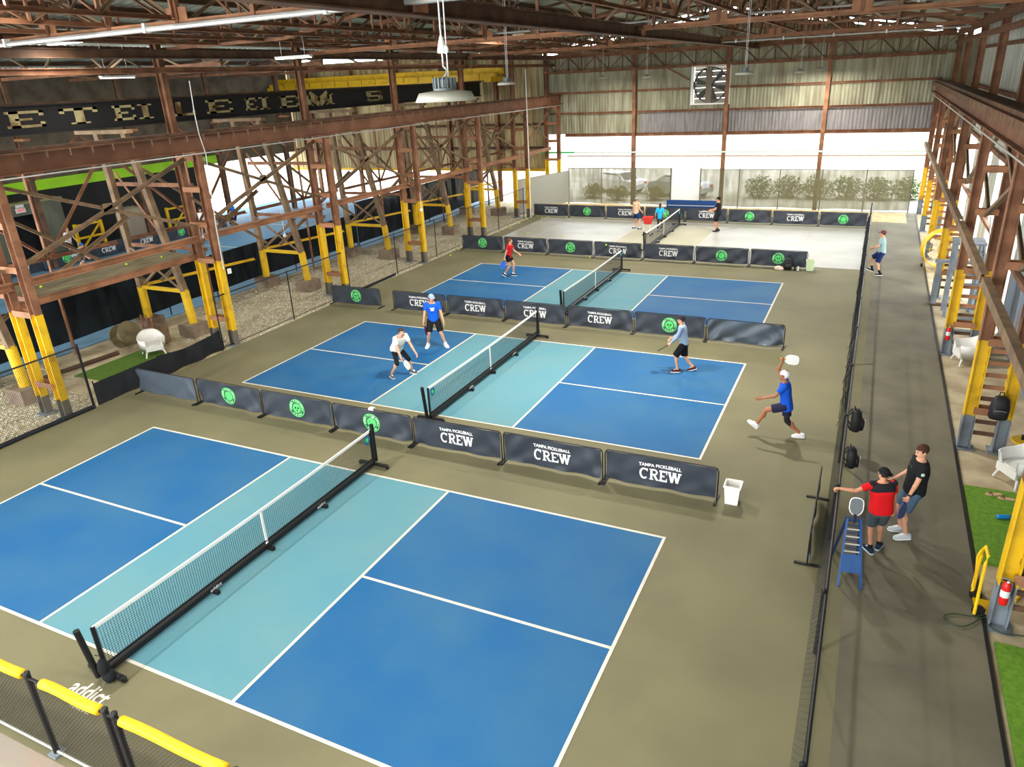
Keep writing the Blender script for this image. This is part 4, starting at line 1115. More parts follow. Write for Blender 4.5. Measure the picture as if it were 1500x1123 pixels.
# sandals and bottle
def sandal(label, loc, rz, m):
    t = thing('sandal', label, 'sandal', loc, rz)
    b = MB(); pts = [(.04, -.13), (.05, 0), (.048, .1), (.03, .14), (-.02, .14), (-.045, .08), (-.035, 0), (-.035, -.12), (0, -.145)]
    b.prof((0, 0, 0), (0, 0, .022), pts, up=(0, 1, 0)); b.build('sole', m, t)
    MB().path([(-.045, .03, .01), (-.03, .05, .055), (.0, .09, .03), (.03, .05, .055), (.05, .02, .01)], .01, 6).build('strap', mat('brown_leather', (120, 84, 60), .7), t)
SAND = mat('tan_sole', (196, 164, 128), .8)
sandal('tan sandal lying on the turf mat, the one nearer the aisle kerb', (12.22, 9.82, .01), 1.9, SAND); sandal('tan sandal lying on the turf mat, half beneath the grey shoe', (12.42, 9.72, .01), 1.6, SAND)
bo = thing('water_bottle', 'blue water bottle lying on the turf mat', 'bottle', (12.3, 8.95, .05), .3)
RX = Matrix.Rotation(math.pi / 2, 3, 'Y')
MB().lathe([(.0, -.13), (.04, -.13), (.042, -.1), (.042, .07), (.028, .1), (.0, .1)], 16, ax=RX).build('bottle_body', mat('bottle_blue', (20, 130, 200), .35), bo, smooth=True); MB().lathe([(.0, .1), (.028, .1), (.028, .14), (.0, .14)], 14, ax=RX).build('bottle_cap', BLACK, bo)

# yellow drum fans / trolley
def drum_fan(label, loc, rz, r=.62):
    t = thing('drum_fan', label, 'fan', loc, rz)
    AX = Matrix.Rotation(math.pi / 2, 3, 'X'); cz = r + .12
    MB().lathe([(r - .02, -.2), (r, -.22), (r + .02, -.2), (r, -.02), (r, .02), (r + .02, .2), (r, .22), (r - .02, .2)], 36, c=(0, 0, cz), ax=AX, closed=True).build('drum', YELB, t, smooth=True)
    for rr in (.12, .26, .4, .52):
        MB().path([(rr * math.cos(a), -.2, cz + rr * math.sin(a)) for a in [2 * math.pi * k / 24 for k in range(25)]], .008, 5).build('grille_ring', YELB, t)
    for k in range(10):
        a = k * math.pi / 5; MB().tube((.1 * math.cos(a), -.2, cz + .1 * math.sin(a)), (r * math.cos(a), -.2, cz + r * math.sin(a)), .007, 5).build('grille_bar', YELB, t)
    for k in range(5):
        a = k * math.pi * .4; R = Matrix.Rotation(a, 3, 'Y'); b = MB(); b.box((.3, .05, 0), (.5, .02, .2), Matrix.Rotation(.5, 3, 'X')); b.v = [tuple(R @ V(*p) + V(0, 0, cz)) for p in b.v]; b.build('blade', GALV, t)
    MB().lathe([(.0, -.1), (.1, -.1), (.1, .15), (.0, .15)], 14, c=(0, 0, cz), ax=AX).build('motor', BLACK, t)
    for sx in (-1, 1):
        MB().path([(sx * .5, -.3, .03), (sx * .5, .3, .03), (sx * .55, .28, .5), (sx * .63, .2, cz)], .022, 8).build('stand_tube', YELB, t)
        MB().lathe([(.0, -.03), (.08, -.03), (.08, .03), (.0, .03)], 14, c=(sx * .58, .3, .08), ax=Matrix.Rotation(math.pi / 2, 3, 'Y')).build('wheel', BLACK, t)
    return t
drum_fan('big yellow drum fan beside the grey portal frame', (12.2, 28.6, -.03), math.radians(12), .74)
drum_fan('big yellow drum fan behind the column with the extinguisher', (12.75, 6.5, -.03), math.radians(-25), .5)
tr_ = thing('hand_trolley', 'yellow tube hand trolley standing at the column foot beside the garden hose', 'trolley', (11.56, 6.05, 0))
MB().path([(0, -.25, .05), (.0, -.2, .95), (.02, -.15, 1.05), (.02, .1, 1.05), (0, .16, .95), (0, .2, .1)], .024, 8).build('frame_loop', YELB, tr_)
MB().path([(-.08, -.15, .45), (-.1, -.12, .98), (-.05, .0, 1.02), (0, .1, .9)], .02, 8).build('handle', YELB, tr_)
for sy in (-.2, .2): MB().lathe([(.0, -.025), (.09, -.025), (.09, .025), (.0, .025)], 14, c=(.05, sy, .09), ax=Matrix.Rotation(math.pi / 2, 3, 'X')).build('wheel', BLACK, tr_)
MB().box((.14, 0, .04), (.25, .36, .02)).build('toe_plate', YELB, tr_)

# grey stair and portal frame
sr = thing('steel_stair', 'grey steel stair with open treads beside the fire extinguisher', 'stair', (12.0, 18.3, 0))
for x in (0, .75): MB().channel((x, 0, 0), (x, 3.4, 2.4), .05, .24, .02).build('stringer', GREYST, sr)
for k in range(9):
    f_ = (k + .6) / 9.4; MB().box((.375, 3.4 * f_, 2.4 * f_ + .04), (.72, .24, .04)).build('tread', GREYST, sr)
for x in (0, .75):
    MB().tube((x, .2, .2), (x, .2, 1.1), .02, 8).build('handrail_post', GALV, sr); MB().tube((x, .2, 1.1), (x, 3.4, 3.3), .02, 8).build('handrail', GALV, sr)
MB().box((.375, 3.9, 2.42), (.9, 1.0, .06)).build('landing', GREYST, sr)
for y in (3.5, 4.3):
    for x in (0, .75): MB().bar((x, y, -.03), (x, y, 2.4), .08).build('support_leg', GREYST, sr)
pf = thing('portal_frame', 'grey steel portal frame standing beyond the stair', 'frame', (11.75, 23.2, -.03))
MB().ibeam((0, 0, 0), (0, 0, 1.5), .16, .16, .02).build('post', GREYST, pf); MB().ibeam((1.2, 0, 0), (1.2, 0, 1.5), .16, .16, .02).build('post', GREYST, pf)
MB().box((.6, 0, 1.55), (1.5, .18, .1)).build('header', GREYST, pf); MB().box((.6, 0, .03), (1.5, .25, .06)).build('sill', RUSTD, pf)

# bags
BAGM = mat('black_nylon', (24, 24, 27), .6, spec=.4)
def backpack(label, loc, rz=0, s=1.0, floor_=False):
    t = thing('backpack', label, 'bag', loc, rz); t.scale = (s, s, s)
    MB().loft([((0, 0, -.24), (.15, 0, 0), (0, .09, 0)), ((0, 0, -.2), (.17, 0, 0), (0, .11, 0)), ((0, 0, .0), (.175, 0, 0), (0, .115, 0)), ((0, .01, .16), (.15, 0, 0), (0, .1, 0)), ((0, .02, .23), (.09, 0, 0), (0, .06, 0))], 18).build('main_body', BAGM, t, smooth=True)
    MB().loft([((0, -.11, -.2), (.12, 0, 0), (0, .05, 0)), ((0, -.12, -.05), (.13, 0, 0), (0, .05, 0)), ((0, -.1, .02), (.11, 0, 0), (0, .03, 0))], 14).build('front_pocket', BAGM, t, smooth=True)
    MB().path([(-.04, .05, .22), (-.03, .06, .3), (.03, .06, .3), (.04, .05, .22)], .012, 6).build('grab_loop', BAGM, t)
    for sx in (-1, 1): MB().path([(sx * .07, .1, .2), (sx * .1, .17, .1), (sx * .11, .16, -.1), (sx * .12, .09, -.22)], .016, 6).build('shoulder_strap', BAGM, t)
    MB().path([(-.1, -.17, -.02), (0, -.18, .0), (.1, -.17, -.02)], .004, 5).build('zip', GALV, t)
    return t
backpack('black backpack hung on the aisle fence beyond the runner', (9.66, 10.7, .82), math.pi / 2, 1.0)
backpack('black gear bag hung on the aisle fence near the outstretched hand', (9.64, 8.85, .85), math.pi / 2, .85)
backpack('black backpack hung on a yellow column leg above the side table', (12.3, 11.52, 1.15), 0, 1.05)
backpack('black backpack on the floor against an emblem barrier', (6.55, 26.9, .25), .3, 1.0)
tt = thing('towel_heap', 'crumpled beige towel on the floor beside the backpack', 'towel', (6.2, 26.75, 0))
MB().ell((0, 0, .08), (.17, .13, .1)).ell((.1, -.04, .06), (.12, .1, .08)).build('cloth', mat('beige_cloth', (214, 196, 178), .9), tt, smooth=True)
for k, x in enumerate((6.85, 6.98)):
    t = thing('water_bottle', ('black' if k == 0 else 'white') + ' water bottle standing on the floor beside the backpack', 'bottle', (x, 26.78, 0))
    MB().lathe([(.0, 0), (.035, 0), (.037, .02), (.037, .17), (.02, .2), (.0, .2)], 14).build('bottle_body', BLACK if k == 0 else WPLAS, t); MB().lathe([(.0, .2), (.022, .2), (.022, .23), (.0, .23)], 12).build('bottle_cap', BLACK, t)

# paddles
def paddle(label, grip, axis, normal, face=(70, 72, 76), edge=(236, 236, 236), handle=(30, 30, 32), group=None):
    # grip: middle of handle in world; axis: towards the blade; normal: blade normal
    a = V(axis).normalized(); n = V(normal); n = (n - a * n.dot(a)).normalized(); s = a.cross(n)
    t = thing('paddle', label, 'paddle', grip, 0, group)
    t.rotation_mode = 'QUATERNION'; t.rotation_quaternion = Matrix((s, a, n)).transposed().to_quaternion()
    pts = [(-.035, .06), (-.075, .1), (-.1, .16), (-.1, .27), (-.085, .32), (-.05, .345), (0, .35), (.05, .345), (.085, .32), (.1, .27), (.1, .16), (.075, .1), (.035, .06)]
    nme = 'paddle_face_%d_%d_%d' % face
    MB().prof((0, 0, -.007), (0, 0, .007), [(-x, y) for x, y in pts], up=(0, 1, 0)).build('blade', mat(nme, face, .6), t)
    MB().path([(x, y, 0) for x, y in pts], .009, 6).build('edge_guard', mat('paddle_edge_%d_%d_%d' % edge, edge, .5), t)
    MB().tube((0, -.07, 0), (0, .075, 0), .016, 10).build('handle', mat('paddle_grip_%d_%d_%d' % handle, handle, .8), t)
    MB().tube((0, -.08, 0), (0, -.065, 0), .019, 10).build('butt_cap', BLACK, t)
    return t
# paddle rack
rk = thing('paddle_rack', 'blue A-frame paddle rack leaning against the aisle fence', 'rack', (9.76, 6.25, 0), math.radians(8))
RKB = mat('rack_blue', (26, 74, 132), .5); RKD = mat('rack_dark_blue', (30, 52, 92), .5)
for sx in (-1, 1):
    MB().bar((sx * .17, -.42, 0), (sx * .1, .05, 1.02), .035).build('front_leg', RKB, rk); MB().bar((sx * .2, .42, 0), (sx * .1, .07, 1.02), .035).build('rear_leg', RKD, rk)
MB().box((0, -.26, .36), (.3, .03, .3), Matrix.Rotation(-.44, 3, 'X')).build('sign_board', RKB, rk)
for k in range(8): MB().tube((-.12, -.16 + .025 * k, .52 + .055 * k), (.12, -.16 + .025 * k, .52 + .055 * k), .014, 8).build('slot_bar', RKD if k % 2 else GALV, rk)
MB().box((0, .06, 1.0), (.26, .06, .06)).build('top_block', RKD, rk)
paddle('grey-faced white-edged paddle standing on top of the blue paddle rack', (9.76, 6.27, 1.04), (0, .25, 1), (0, -1, .3), (92, 96, 98), (238, 238, 238))

# white cord and switch box on a column, hanging bulbs
cd = thing('power_cord', 'white power cord dropping down the column beside the white chair to a switch box', 'cord', (0, 0, 0))
MB().path([(-9.5, 12.05, 8.3), (-9.5, 12.0, 7.4), (-9.45, 11.97, 6.8), (-9.42, 12.05, 6.2), (-9.5, 12.06, 5.3), (-9.5, 11.95, 4.0), (-9.48, 11.9, 2.6)], .014, 6).build('cord', WPLAS, cd)
MB().path([(-9.54, 12.06, 6.1), (-9.54, 12.02, 4.0), (-9.54, 12.0, 2.0)], .01, 6).build('cord', GALV, cd)
MB().box((-9.46, 12.1, 2.5), (.06, .12, .16)).build('switch_box', WPLAS, cd)
for k, (x, y, z0, z1, lab) in enumerate(((-12.45, 18.1, 3.4, 2.4, 'white bulb hanging on a cord below the brown strut'), (-9.45, 24.0, 3.3, 2.55, 'white switch box hanging on a cord at a far column'))):
    t = thing('hanging_bulb', lab, 'light fixture', (x, y, 0)); MB().tube((0, 0, z1), (.0, 0, z0), .01, 6).build('cord', WPLAS, t); MB().ell((0, 0, z1 - .05), (.08, .08, .08), nu=12, nv=8).build('bulb', WPLAS, t)
wp = thing('white_conduit', 'white conduit standing up the last column beside the green pipe', 'conduit', (-9.42, 36.2, 0))
MB().tube((0, 0, .0), (0, 0, 8.4), .03, 8).build('tube', WPLAS, wp)
for z in (1.5, 3.6, 5.9): MB().box((0, 0, z), (.1, .1, .05)).build('clip', GALV, wp)

# ================================================================== GREY COURT
ct = thing('ball_cart', 'red wire ball hopper on white legs beside the net on the grey court', 'ball cart', (-1.05, 32.6, 0))
b = MB()
for k in range(4):
    R = Matrix.Rotation(k * math.pi / 2, 3, 'Z'); b.add([R @ V(*p) for p in ((-.16, -.16, .6), (.16, -.16, .6), (.24, -.24, .95), (-.24, -.24, .95), (-.15, -.15, .6), (.15, -.15, .6), (.23, -.23, .95), (-.23, -.23, .95))], [(0, 1, 2, 3), (7, 6, 5, 4), (3, 2, 6, 7)])
b.box((0, 0, .6), (.32, .32, .02)).build('hopper', mat('hopper_red', (214, 52, 44), .5), ct)
for sx in (-1, 1):
    for sy in (-1, 1): MB().tube((sx * .15, sy * .15, .6), (sx * .2, sy * .2, .06), .014, 6).build('leg', WPLAS, ct); MB().lathe([(.0, -.02), (.04, -.02), (.04, .02), (.0, .02)], 10, c=(sx * .2, sy * .2, .042), ax=Matrix.Rotation(math.pi / 2, 3, 'X')).build('caster', BLACK, ct)
sp = struct(MB().add([(-10.4, 38.8, .0), (-2.5, 39.4, .0), (-2.4, 41.3, .02), (-10.2, 41.3, .02), (-9.5, 39.9, .28), (-5.5, 40.2, .34), (-3.2, 40.4, .2)], [(0, 1, 6, 5, 4), (1, 2, 6), (2, 3, 4, 5, 6), (3, 0, 4)]).build('floor_sand_bank', PALEC))
struct(MB().add([(.5, 39.4, .0), (11.2, 38.4, .0), (11.2, 41.3, .02), (.5, 41.3, .02), (2, 40.4, .2), (6, 40.2, .26), (10, 40, .18)], [(0, 1, 6, 5, 4), (1, 2, 6), (2, 3, 4, 5, 6), (3, 0, 4)]).build('floor_sand_bank', PALEC))

# ================================================================== ADJOINING BAY
screen_panel('black_mesh_fence', (-14.85, 6.5), (-14.85, 26.0), .32, 1.8, SCREENB, 'black mesh fence screen between the braced legs and the blue floor', seed=7, sag=.015)
screen_panel('black_mesh_fence', (-14.9, 26.2), (-15.2, 41.0), .25, 2.35, SCREENB, 'taller black mesh fence screen running on to the end wall', seed=8)
bc = bpy.data.objects['floor_adjoining_bay']
slab('playing_area', -27.6, -16.4, 16.5, 31.5, -.02, -.016, mat('bay_blue_paint', (58, 112, 150), .75, col2=(70, 120, 150), scale=.6), bc)
for x0, x1, y0, y1 in ((-27.6, -16.4, 16.5, 16.56), (-27.6, -16.4, 22.6, 22.66), (-27.6, -16.4, 24.6, 24.66), (-27.6, -16.4, 31.0, 31.06), (-27.6, -27.5, 16.5, 31), (-22.0, -21.94, 16.5, 31)): slab('court_line', x0, x1, y0, y1, -.016, -.012, WHITE, bc)
for k in range(6):
    proto = (B_TEXT[0], B_EMB[0], B_TEXT[1], B_TEXT[0], B_EMB[1], B_TEXT[1])[k]
    e = k in (1, 4)
    place_barrier(proto, -28.3 + .12 * k, 16.4 + 2.37 * k, ('emblem' if e else 'lettered') + ' barrier beside the blue floor of the adjoining bay', ('emblem' if e else 'lettered') + ' barriers of the adjoining bay', math.pi / 2)
hut = thing('panel_hut', 'dark grey panelled hut with an open doorway in the adjoining bay', 'hut', (-31.2, 18.6, 0))
HUTM = mat('hut_panel', (96, 98, 84), .8, col2=(84, 86, 74), scale=1.0)
for k in range(8):
    y = -3.4 + k * .8
    if k in (4, 5): MB().box((0, y, 2.72), (.08, .79, .56)).build('wall_panel', HUTM, hut)
    else: MB().box((0, y, 1.5), (.08, .79, 3.0)).build('wall_panel', HUTM, hut)
MB().box((-.28, -.6, 3.05), (.72, 6.6, .1)).build('roof_panel', mat('hut_roof', (134, 128, 92), .8), hut)
MB().box((-.6, .2, 1.2), (.05, 1.7, 2.4)).build('dark_interior', BLACKF, hut)
ex = thing('exit_sign', 'small lit red and white exit sign above the hut doorway', 'sign', (-31.12, 18.9, 2.72))
MB().box((0, 0, 0), (.06, .5, .24)).build('sign_box', WPLAS, ex)
v, f = text_mesh('EXIT', .2, bold=.004); b = MB(); b.v = [(.034, x, y) for x, y, *_ in v]; b.f = f; b.build('sign_letters', mat('exit_red', (220, 40, 40), .5, emit=1.0), ex)
MB().box((0, 0, .22), (.08, .4, .14)).build('emergency_lamp', WPLAS, ex)
dm = thing('water_tank', 'round pale tank behind the lettered barriers of the adjoining bay', 'tank', (-30.2, 24.6, 0))
MB().lathe([(.0, 0), (.8, 0), (.82, .1), (.82, 1.7), (.6, 1.95), (.2, 2.05), (.0, 2.05)], 24).build('tank_shell', mat('tank_grey', (132, 122, 106), .6), dm); MB().lathe([(.0, 2.05), (.2, 2.05), (.2, 2.15), (.0, 2.15)], 16).build('lid', BLACK, dm)
for k, (x, y, lab) in enumerate(((-30.4, 21.9, 'yellow guard rail at the corner of the panelled hut'), (-29.8, 27.6, 'yellow guard rail frame beside the round tank'))):
    t = thing('guard_rail', lab, 'guard rail', (x, y, 0))
    for yy in (-.8, .8): MB().bar((0, yy, 0), (0, yy, 1.6), .14).build('post', YEL, t)
    for z in (.8, 1.5): MB().bar((0, -.8, z), (0, .8, z), .1).build('rail', YEL, t)
    MB().bar((0, -.75, .1), (0, .75, 1.45), .08).build('brace', YEL, t)

# ================================================================== OUTSIDE
def car(label, loc, rz, m):
    t = thing('parked_car', label, 'car', loc, rz)
    prof_ = [(-2.15, .35), (-2.2, .7), (-2.05, .95), (-1.35, 1.0), (-.75, 1.45), (.75, 1.48), (1.5, 1.02), (2.1, .9), (2.2, .6), (2.15, .35)]
    b = MB(); n = len(prof_)
    for y, k in ((-.86, .0), (-.78, .0), (.78, .0), (.86, .0)):
        pass
    vs = [(x, -.88 if z < 1.05 else -.7, z) for x, z in prof_] + [(x, .88 if z < 1.05 else .7, z) for x, z in prof_]
    b.add(vs, [tuple(range(n)), tuple(range(2 * n - 1, n - 1, -1))] + [(i, n + i, n + (i + 1) % n, (i + 1) % n) for i in range(n)]); b.build('body', m, t)
    for sy in (-1, 1): MB().add([(-1.2, sy * .83, 1.04), (-.7, sy * .735, 1.38), (.68, sy * .735, 1.4), (1.25, sy * .83, 1.05)], [(0, 1, 2, 3)]).build('side_window', GLASS, t)
    MB().add([(-1.36, -.68, 1.03), (-1.36, .68, 1.03), (-.8, .6, 1.44), (-.8, -.6, 1.44)], [(0, 1, 2, 3)]).build('rear_window', GLASS, t); MB().add([(1.5, -.68, 1.05), (1.5, .68, 1.05), (.8, .6, 1.47), (.8, -.6, 1.47)], [(3, 2, 1, 0)]).build('windscreen', GLASS, t)
    for x in (-1.35, 1.35):
        for sy in (-1, 1): w = MB().lathe([(.0, -.1), (.33, -.1), (.33, .1), (.0, .1)], 20, c=(x, sy * .82, .33), ax=Matrix.Rotation(math.pi / 2, 3, 'X')).build('wheel', BLACK, t); MB().lathe([(.0, -.11), (.2, -.11), (.2, .11), (.0, .11)], 14, c=(x, sy * .82, .33), ax=Matrix.Rotation(math.pi / 2, 3, 'X')).build('wheel_hub', GALV, w)
    for sy in (-.6, .6): MB().box((2.18, sy, .72), (.06, .3, .14)).build('headlamp', WPLAS, t); MB().box((-2.18, sy, .78), (.06, .26, .14)).build('tail_lamp', RED, t)
    return t
car('white car parked outside behind the privacy screen, far side', (-7.6, 47.8, -.1), 2.7, mat('car_white', (226, 228, 230), .3)); car('silver car parked outside nearest the white door panel', (-2.7, 46.6, -.1), 2.7, mat('car_silver', (182, 186, 190), .3, .4))
LEAF = mat('shrub_leaf', (104, 128, 58), .8, col2=(66, 92, 36), scale=3.0); LEAFY = mat('dry_shrub_leaf', (150, 146, 78), .85, col2=(110, 112, 54), scale=3.0)
def shrub(label, loc, rx, rz_, m, n=420, group=None, seed=0):
    t = thing('shrub', label, 'shrub', loc, 0, group); rd = random.Random(seed); b = MB()
    for k in range(n):
        u = rd.uniform(-1, 1); a = rd.random() * 6.28; rr = rd.random() ** .4
        p = V(rx * rr * math.sqrt(1 - u * u) * math.cos(a), rx * .7 * rr * math.sqrt(1 - u * u) * math.sin(a), rz_ * max(.03, .42 + .6 * rr * u)); s = rd.uniform(.14, .3)
        d = V(rd.uniform(-1, 1), rd.uniform(-1, 1), rd.uniform(-.3, 1)).normalized(); q = d.cross(V(.3, .5, .8)).normalized()
        b.add([p - q * s * .4, p + d * s * .5 - q * .0, p + q * s * .4, p + d * s], [(0, 1, 3), (1, 2, 3)])
    b.build('foliage', m, t)
    for k in range(4): MB().tube((0, 0, 0), (rd.uniform(-.5, .5) * rx, rd.uniform(-.3, .3) * rx, rz_ * .8), .03, 5).build('stem', RUSTD, t)
for k in range(6): shrub('green shrub in the hedge outside the long privacy screen', (2.6 + 1.75 * k, 46.5 + .3 * (k % 2), -.1), 1.0, 1.35, LEAF, group='hedge shrubs outside', seed=k, n=900)
for k, (x, y) in enumerate(((-6.4, 44.2), (-3.9, 44.6), (-8.4, 44.8))): shrub('low dry yellowish bush outside in front of the parked cars', (x, y, -.1), .8, .9, LEAFY, group='dry bushes outside', seed=20 + k, n=500)
# ================================================================== PEOPLE
def remesh(mb, name, m, parent, vox, smooth_it=3):
    me = mb.mesh(name, None)
    o = bpy.data.objects.new(name, me); COL.objects.link(o)
    r = o.modifiers.new('r', 'REMESH'); r.mode = 'VOXEL'; r.voxel_size = vox
    s = o.modifiers.new('s', 'SMOOTH'); s.factor = .5; s.iterations = smooth_it
    bpy.context.view_layer.update()
    nm = bpy.data.meshes.new_from_object(o.evaluated_get(bpy.context.evaluated_depsgraph_get()))
    o.modifiers.clear(); o.data = nm; bpy.data.meshes.remove(me)
    nm.name = name; nm.materials.clear(); nm.materials.append(m)
    nm.polygons.foreach_set('use_smooth', [True] * len(nm.polygons))
    o.parent = parent
    return o
def ik(a, t, l1, l2, pole):
    a, t = V(a), V(t); d = t - a; L = min(d.length, (l1 + l2) * .999); u = d.normalized(); t = a + u * L
    x = (l1 * l1 - l2 * l2 + L * L) / (2 * L); h = math.sqrt(max(0, l1 * l1 - x * x))
    p = V(pole); p = (p - u * p.dot(u)).normalized()
    return a + u * x + p * h, t
def add_hand(b, w, d, n, side, grip):
    d = V(d).normalized(); n = V(n); n = (n - d * n.dot(d)).normalized(); s = d.cross(n) * side
    R = Matrix((s, n, d)).transposed()
    b.ell(w + d * .048, (.042, .019, .055), R, 10, 8)
    b.cap(w - d * .02, w + d * .03, .026, .024, 8)
    for i in range(4):
        base = w + d * .092 + s * (.031 - .0205 * i); l = (.038, .043, .041, .033)[i]
        a1, a2, a3 = ((1.2, 2.3, 3.2) if grip else (.25 + .05 * i, .6 + .08 * i, .95))
        p = base
        for a, k, r in ((a1, 1.0, .0098), (a2, .75, .0092), (a3, .6, .0085)):
            q = p + (d * math.cos(a) + n * math.sin(a)) * l * k; b.cap(p, q, r, r * .95, 8); p = q
    tb = w + d * .03 + s * .032
    t1 = tb + (s * .75 + d * .6 + n * .25).normalized() * .042; t2 = t1 + ((n * .9 + d * .5 - s * .3) if grip else (d * .9 + s * .3 + n * .3)).normalized() * .035
    b.cap(tb, t1, .0125, .011, 8); b.cap(t1, t2, .011, .0095, 8)
    return s
SKIN_A = (214, 160, 128); SKIN_B = (196, 138, 104); SKIN_C = (158, 102, 70)
def person(label, loc, rz, H, P, Wr, vox=.0095, group=None):
    t = thing('person', label, 'person', (loc[0], loc[1], loc[2] if len(loc) > 2 else 0), math.radians(rz), group)
    k = H / 1.75; t.scale = (k, k, k)
    skin = mat('skin_%d_%d_%d' % Wr.get('skin', SKIN_A), Wr.get('skin', SKIN_A), .55)
    def cm(key, dflt): c = Wr.get(key, dflt); return mat('cloth_%d_%d_%d' % c, c, .85, spec=.2)
    g = P.get
    pel = V(g('pelvis', (0, 0, .93))); le, si = math.radians(g('lean', 3)), math.radians(g('side', 0)); tw = math.radians(g('twist', 0))
    ax = V(math.sin(si), math.sin(le), math.cos(le) * math.cos(si)).normalized()
    sx = V(math.cos(tw), math.sin(tw), 0); sx = (sx - ax * sx.dot(ax)).normalized(); px_ = V(1, 0, 0)
    def ringv(h, a, f, grow=0.0):
        w = min(1, max(0, h / .5)); s_ = (px_ * (1 - w) + sx * w); s_ = (s_ - ax * s_.dot(ax)).normalized(); fw = ax.cross(s_)
        return (pel + ax * h, s_ * (a + grow), fw * (f + grow))
    fem = Wr.get('slim', 0); bulk = Wr.get('bulk', 0)
    TR = [(-.10, .10, .085), (-.04, .155 - .01 * fem, .112), (.06, .152 - .012 * fem, .105), (.18, .138 - .018 * fem, .098), (.32, .160 - .018 * fem, .112), (.42, .168 - .018 * fem, .108), (.49, .135 - .015 * fem, .085), (.54, .065, .062)]
    shc = pel + ax * .475; hipz = pel - V(0, 0, .03)
    shl, shr = shc - sx * (.182 - .02 * fem), shc + sx * (.182 - .02 * fem)
    hl, hr = hipz - px_ * .092, hipz + px_ * .092
    kp = g('knee', (0, 1, 0))
    kl, al = ik(hl, g('aL', (-.12, 0, .09)), .425, .42, g('kneeL', kp)); kr, ar = ik(hr, g('aR', (.12, 0, .09)), .425, .42, g('kneeR', kp))
    el, wl = ik(shl, g('wL', (-.27, .05, .86)), .285, .255, g('elbL', (-.3, -1, -.2))); er, wr = ik(shr, g('wR', (.27, .05, .86)), .285, .255, g('elbR', (.3, -1, -.2)))
    b = MB()
    b.loft([ringv(*q) for q in TR], 18)
    neck = pel + ax * .53; fwdv = ax.cross(sx)
    hc = neck + (ax * .55 + V(0, 0, .45)).normalized() * .135 + fwdv * .015
    hy, hp = math.radians(g('hyaw', 0)), math.radians(g('hpitch', 0))
    f0 = Matrix.Rotation(hy + tw, 3, 'Z') @ V(0, 1, 0); Rh = Matrix.Rotation(hy + tw, 3, 'Z') @ Matrix.Rotation(hp, 3, 'X')
    h_ = lambda x, y, z: hc + Rh @ V(x, y, z)
    b.cap(neck - ax * .03, hc - Rh @ V(0, .01, .05), .058, .052, 12)
    b.ell(h_(0, -.008, .03), (.074, .094, .085), Rh, 14, 10); b.ell(h_(0, .022, -.035), (.058, .068, .078), Rh, 12, 8); b.ell(h_(0, .045, -.085), (.034, .035, .026), Rh)
    b.cap(h_(0, .086, .012), h_(0, .106, -.022), .009, .0135, 8)
    for q in (-1, 1): b.ell(h_(q * .077, -.005, -.005), (.011, .02, .031), Rh, 8, 6)
    for sh, e, w in ((shl, el, wl), (shr, er, wr)):
        b.ell(sh, (.06, .06, .06)); b.cap(sh, e, .05, .039); b.cap(e, w, .039, .026); b.ell(e + (w - e) * .25, (.041, .041, .041))
    for h, kn, a in ((hl, kl, al), (hr, kr, ar)):
        b.cap(h, kn, .084, .055); b.cap(kn, a, .052, .036); cf = kn + (a - kn) * .3; back = ((kn - h).normalized() - (a - kn).normalized()); 
        bk = V(0, -1, 0) if back.length < .05 else -back.normalized() * -1
        b.ell(cf - V(0, .012, 0), (.054, .054, .09))
        b.cap(a, a + V(0, 0, -.04), .036, .034)
    hands = {}
    for side, w, e, key in ((-1, wl, el, 'L'), (1, wr, er, 'R')):
        d = g('hd' + key, None); d = (w - e).normalized() if d is None else V(d).normalized()
        n = V(g('hn' + key, (-side * 1.0, 0, 0))); 
        s = add_hand(b, w, d, n, side if False else (1 if side > 0 else -1), g('grip' + key, False))
        nn = (n - d * n.dot(d)).normalized()
        hands[key] = (w + d * .085 + nn * .03, s, d, nn)
    remesh(b, 'body', skin, t, vox, 2)
    # ---- clothes
    sc_ = cm('shirt', (200, 200, 200)); s = MB()
    hem = Wr.get('hem', -.07)
    SR = [(hem, .160, .125), (hem + .06, .165, .128), (.06, .160, .122), (.18, .150, .114), (.32, .166, .122), (.42, .174, .117), (.485, .146, .095), (.515, .095, .078)]
    s.loft([ringv(h, a - (.015 * fem) + bulk, f + bulk * (1.4 if h < .35 else .6), .008) for h, a, f in SR], 20)
    for sh, e, w, q in ((shl, el, wl, -1), (shr, er, wr, 1)):
        u = (e - sh)
        s.ell(sh - u.normalized() * .01, (.072, .072, .068)); fr_ = Wr.get('sleeve', .62)
        if fr_ <= 1: s.tube(sh, sh + u * fr_, .07, 12, .062)
        else: s.cap(sh, e, .066, .055); s.tube(e, w - (w - e) * .06, .055, 12, .038)
    so = remesh(s, 'shirt', sc_, t, max(vox, .011), 3)
    if Wr.get('yoke'):
        y_ = MB(); y_.loft([ringv(h, a + bulk, f + bulk * .6, .014) for h, a, f in ((.36, .170, .122), (.42, .176, .118), (.485, .148, .097), (.517, .098, .08))], 20)
        for sh, e in ((shl, el), (shr, er)): y_.ell(sh + V(0, 0, .012), (.073, .073, .066))
        remesh(y_, 'shirt_yoke', cm('yoke', (20, 20, 20)), so, .012, 2)
    if Wr.get('print'):
        for zz, ww in ((.40, .14), (.355, .10), (.325, .1)):
            c_, s_, f_ = ringv(zz, .17, .125, .008); MB().box(c_ + f_ * 1.0, (ww, .012, .024), Matrix((sx, ax.cross(sx), ax)).transposed()).build('chest_print', cm('print', (240, 240, 240)), so)
    if Wr.get('badge'):
        m_ = shl + (el - shl) * .35; d_ = (V(-1, 0, 0)); MB().ell(m_ + d_ * .066, (.012, .03, .03), None, 10, 8).build('sleeve_badge', cm('badge', (190, 210, 190)), so)
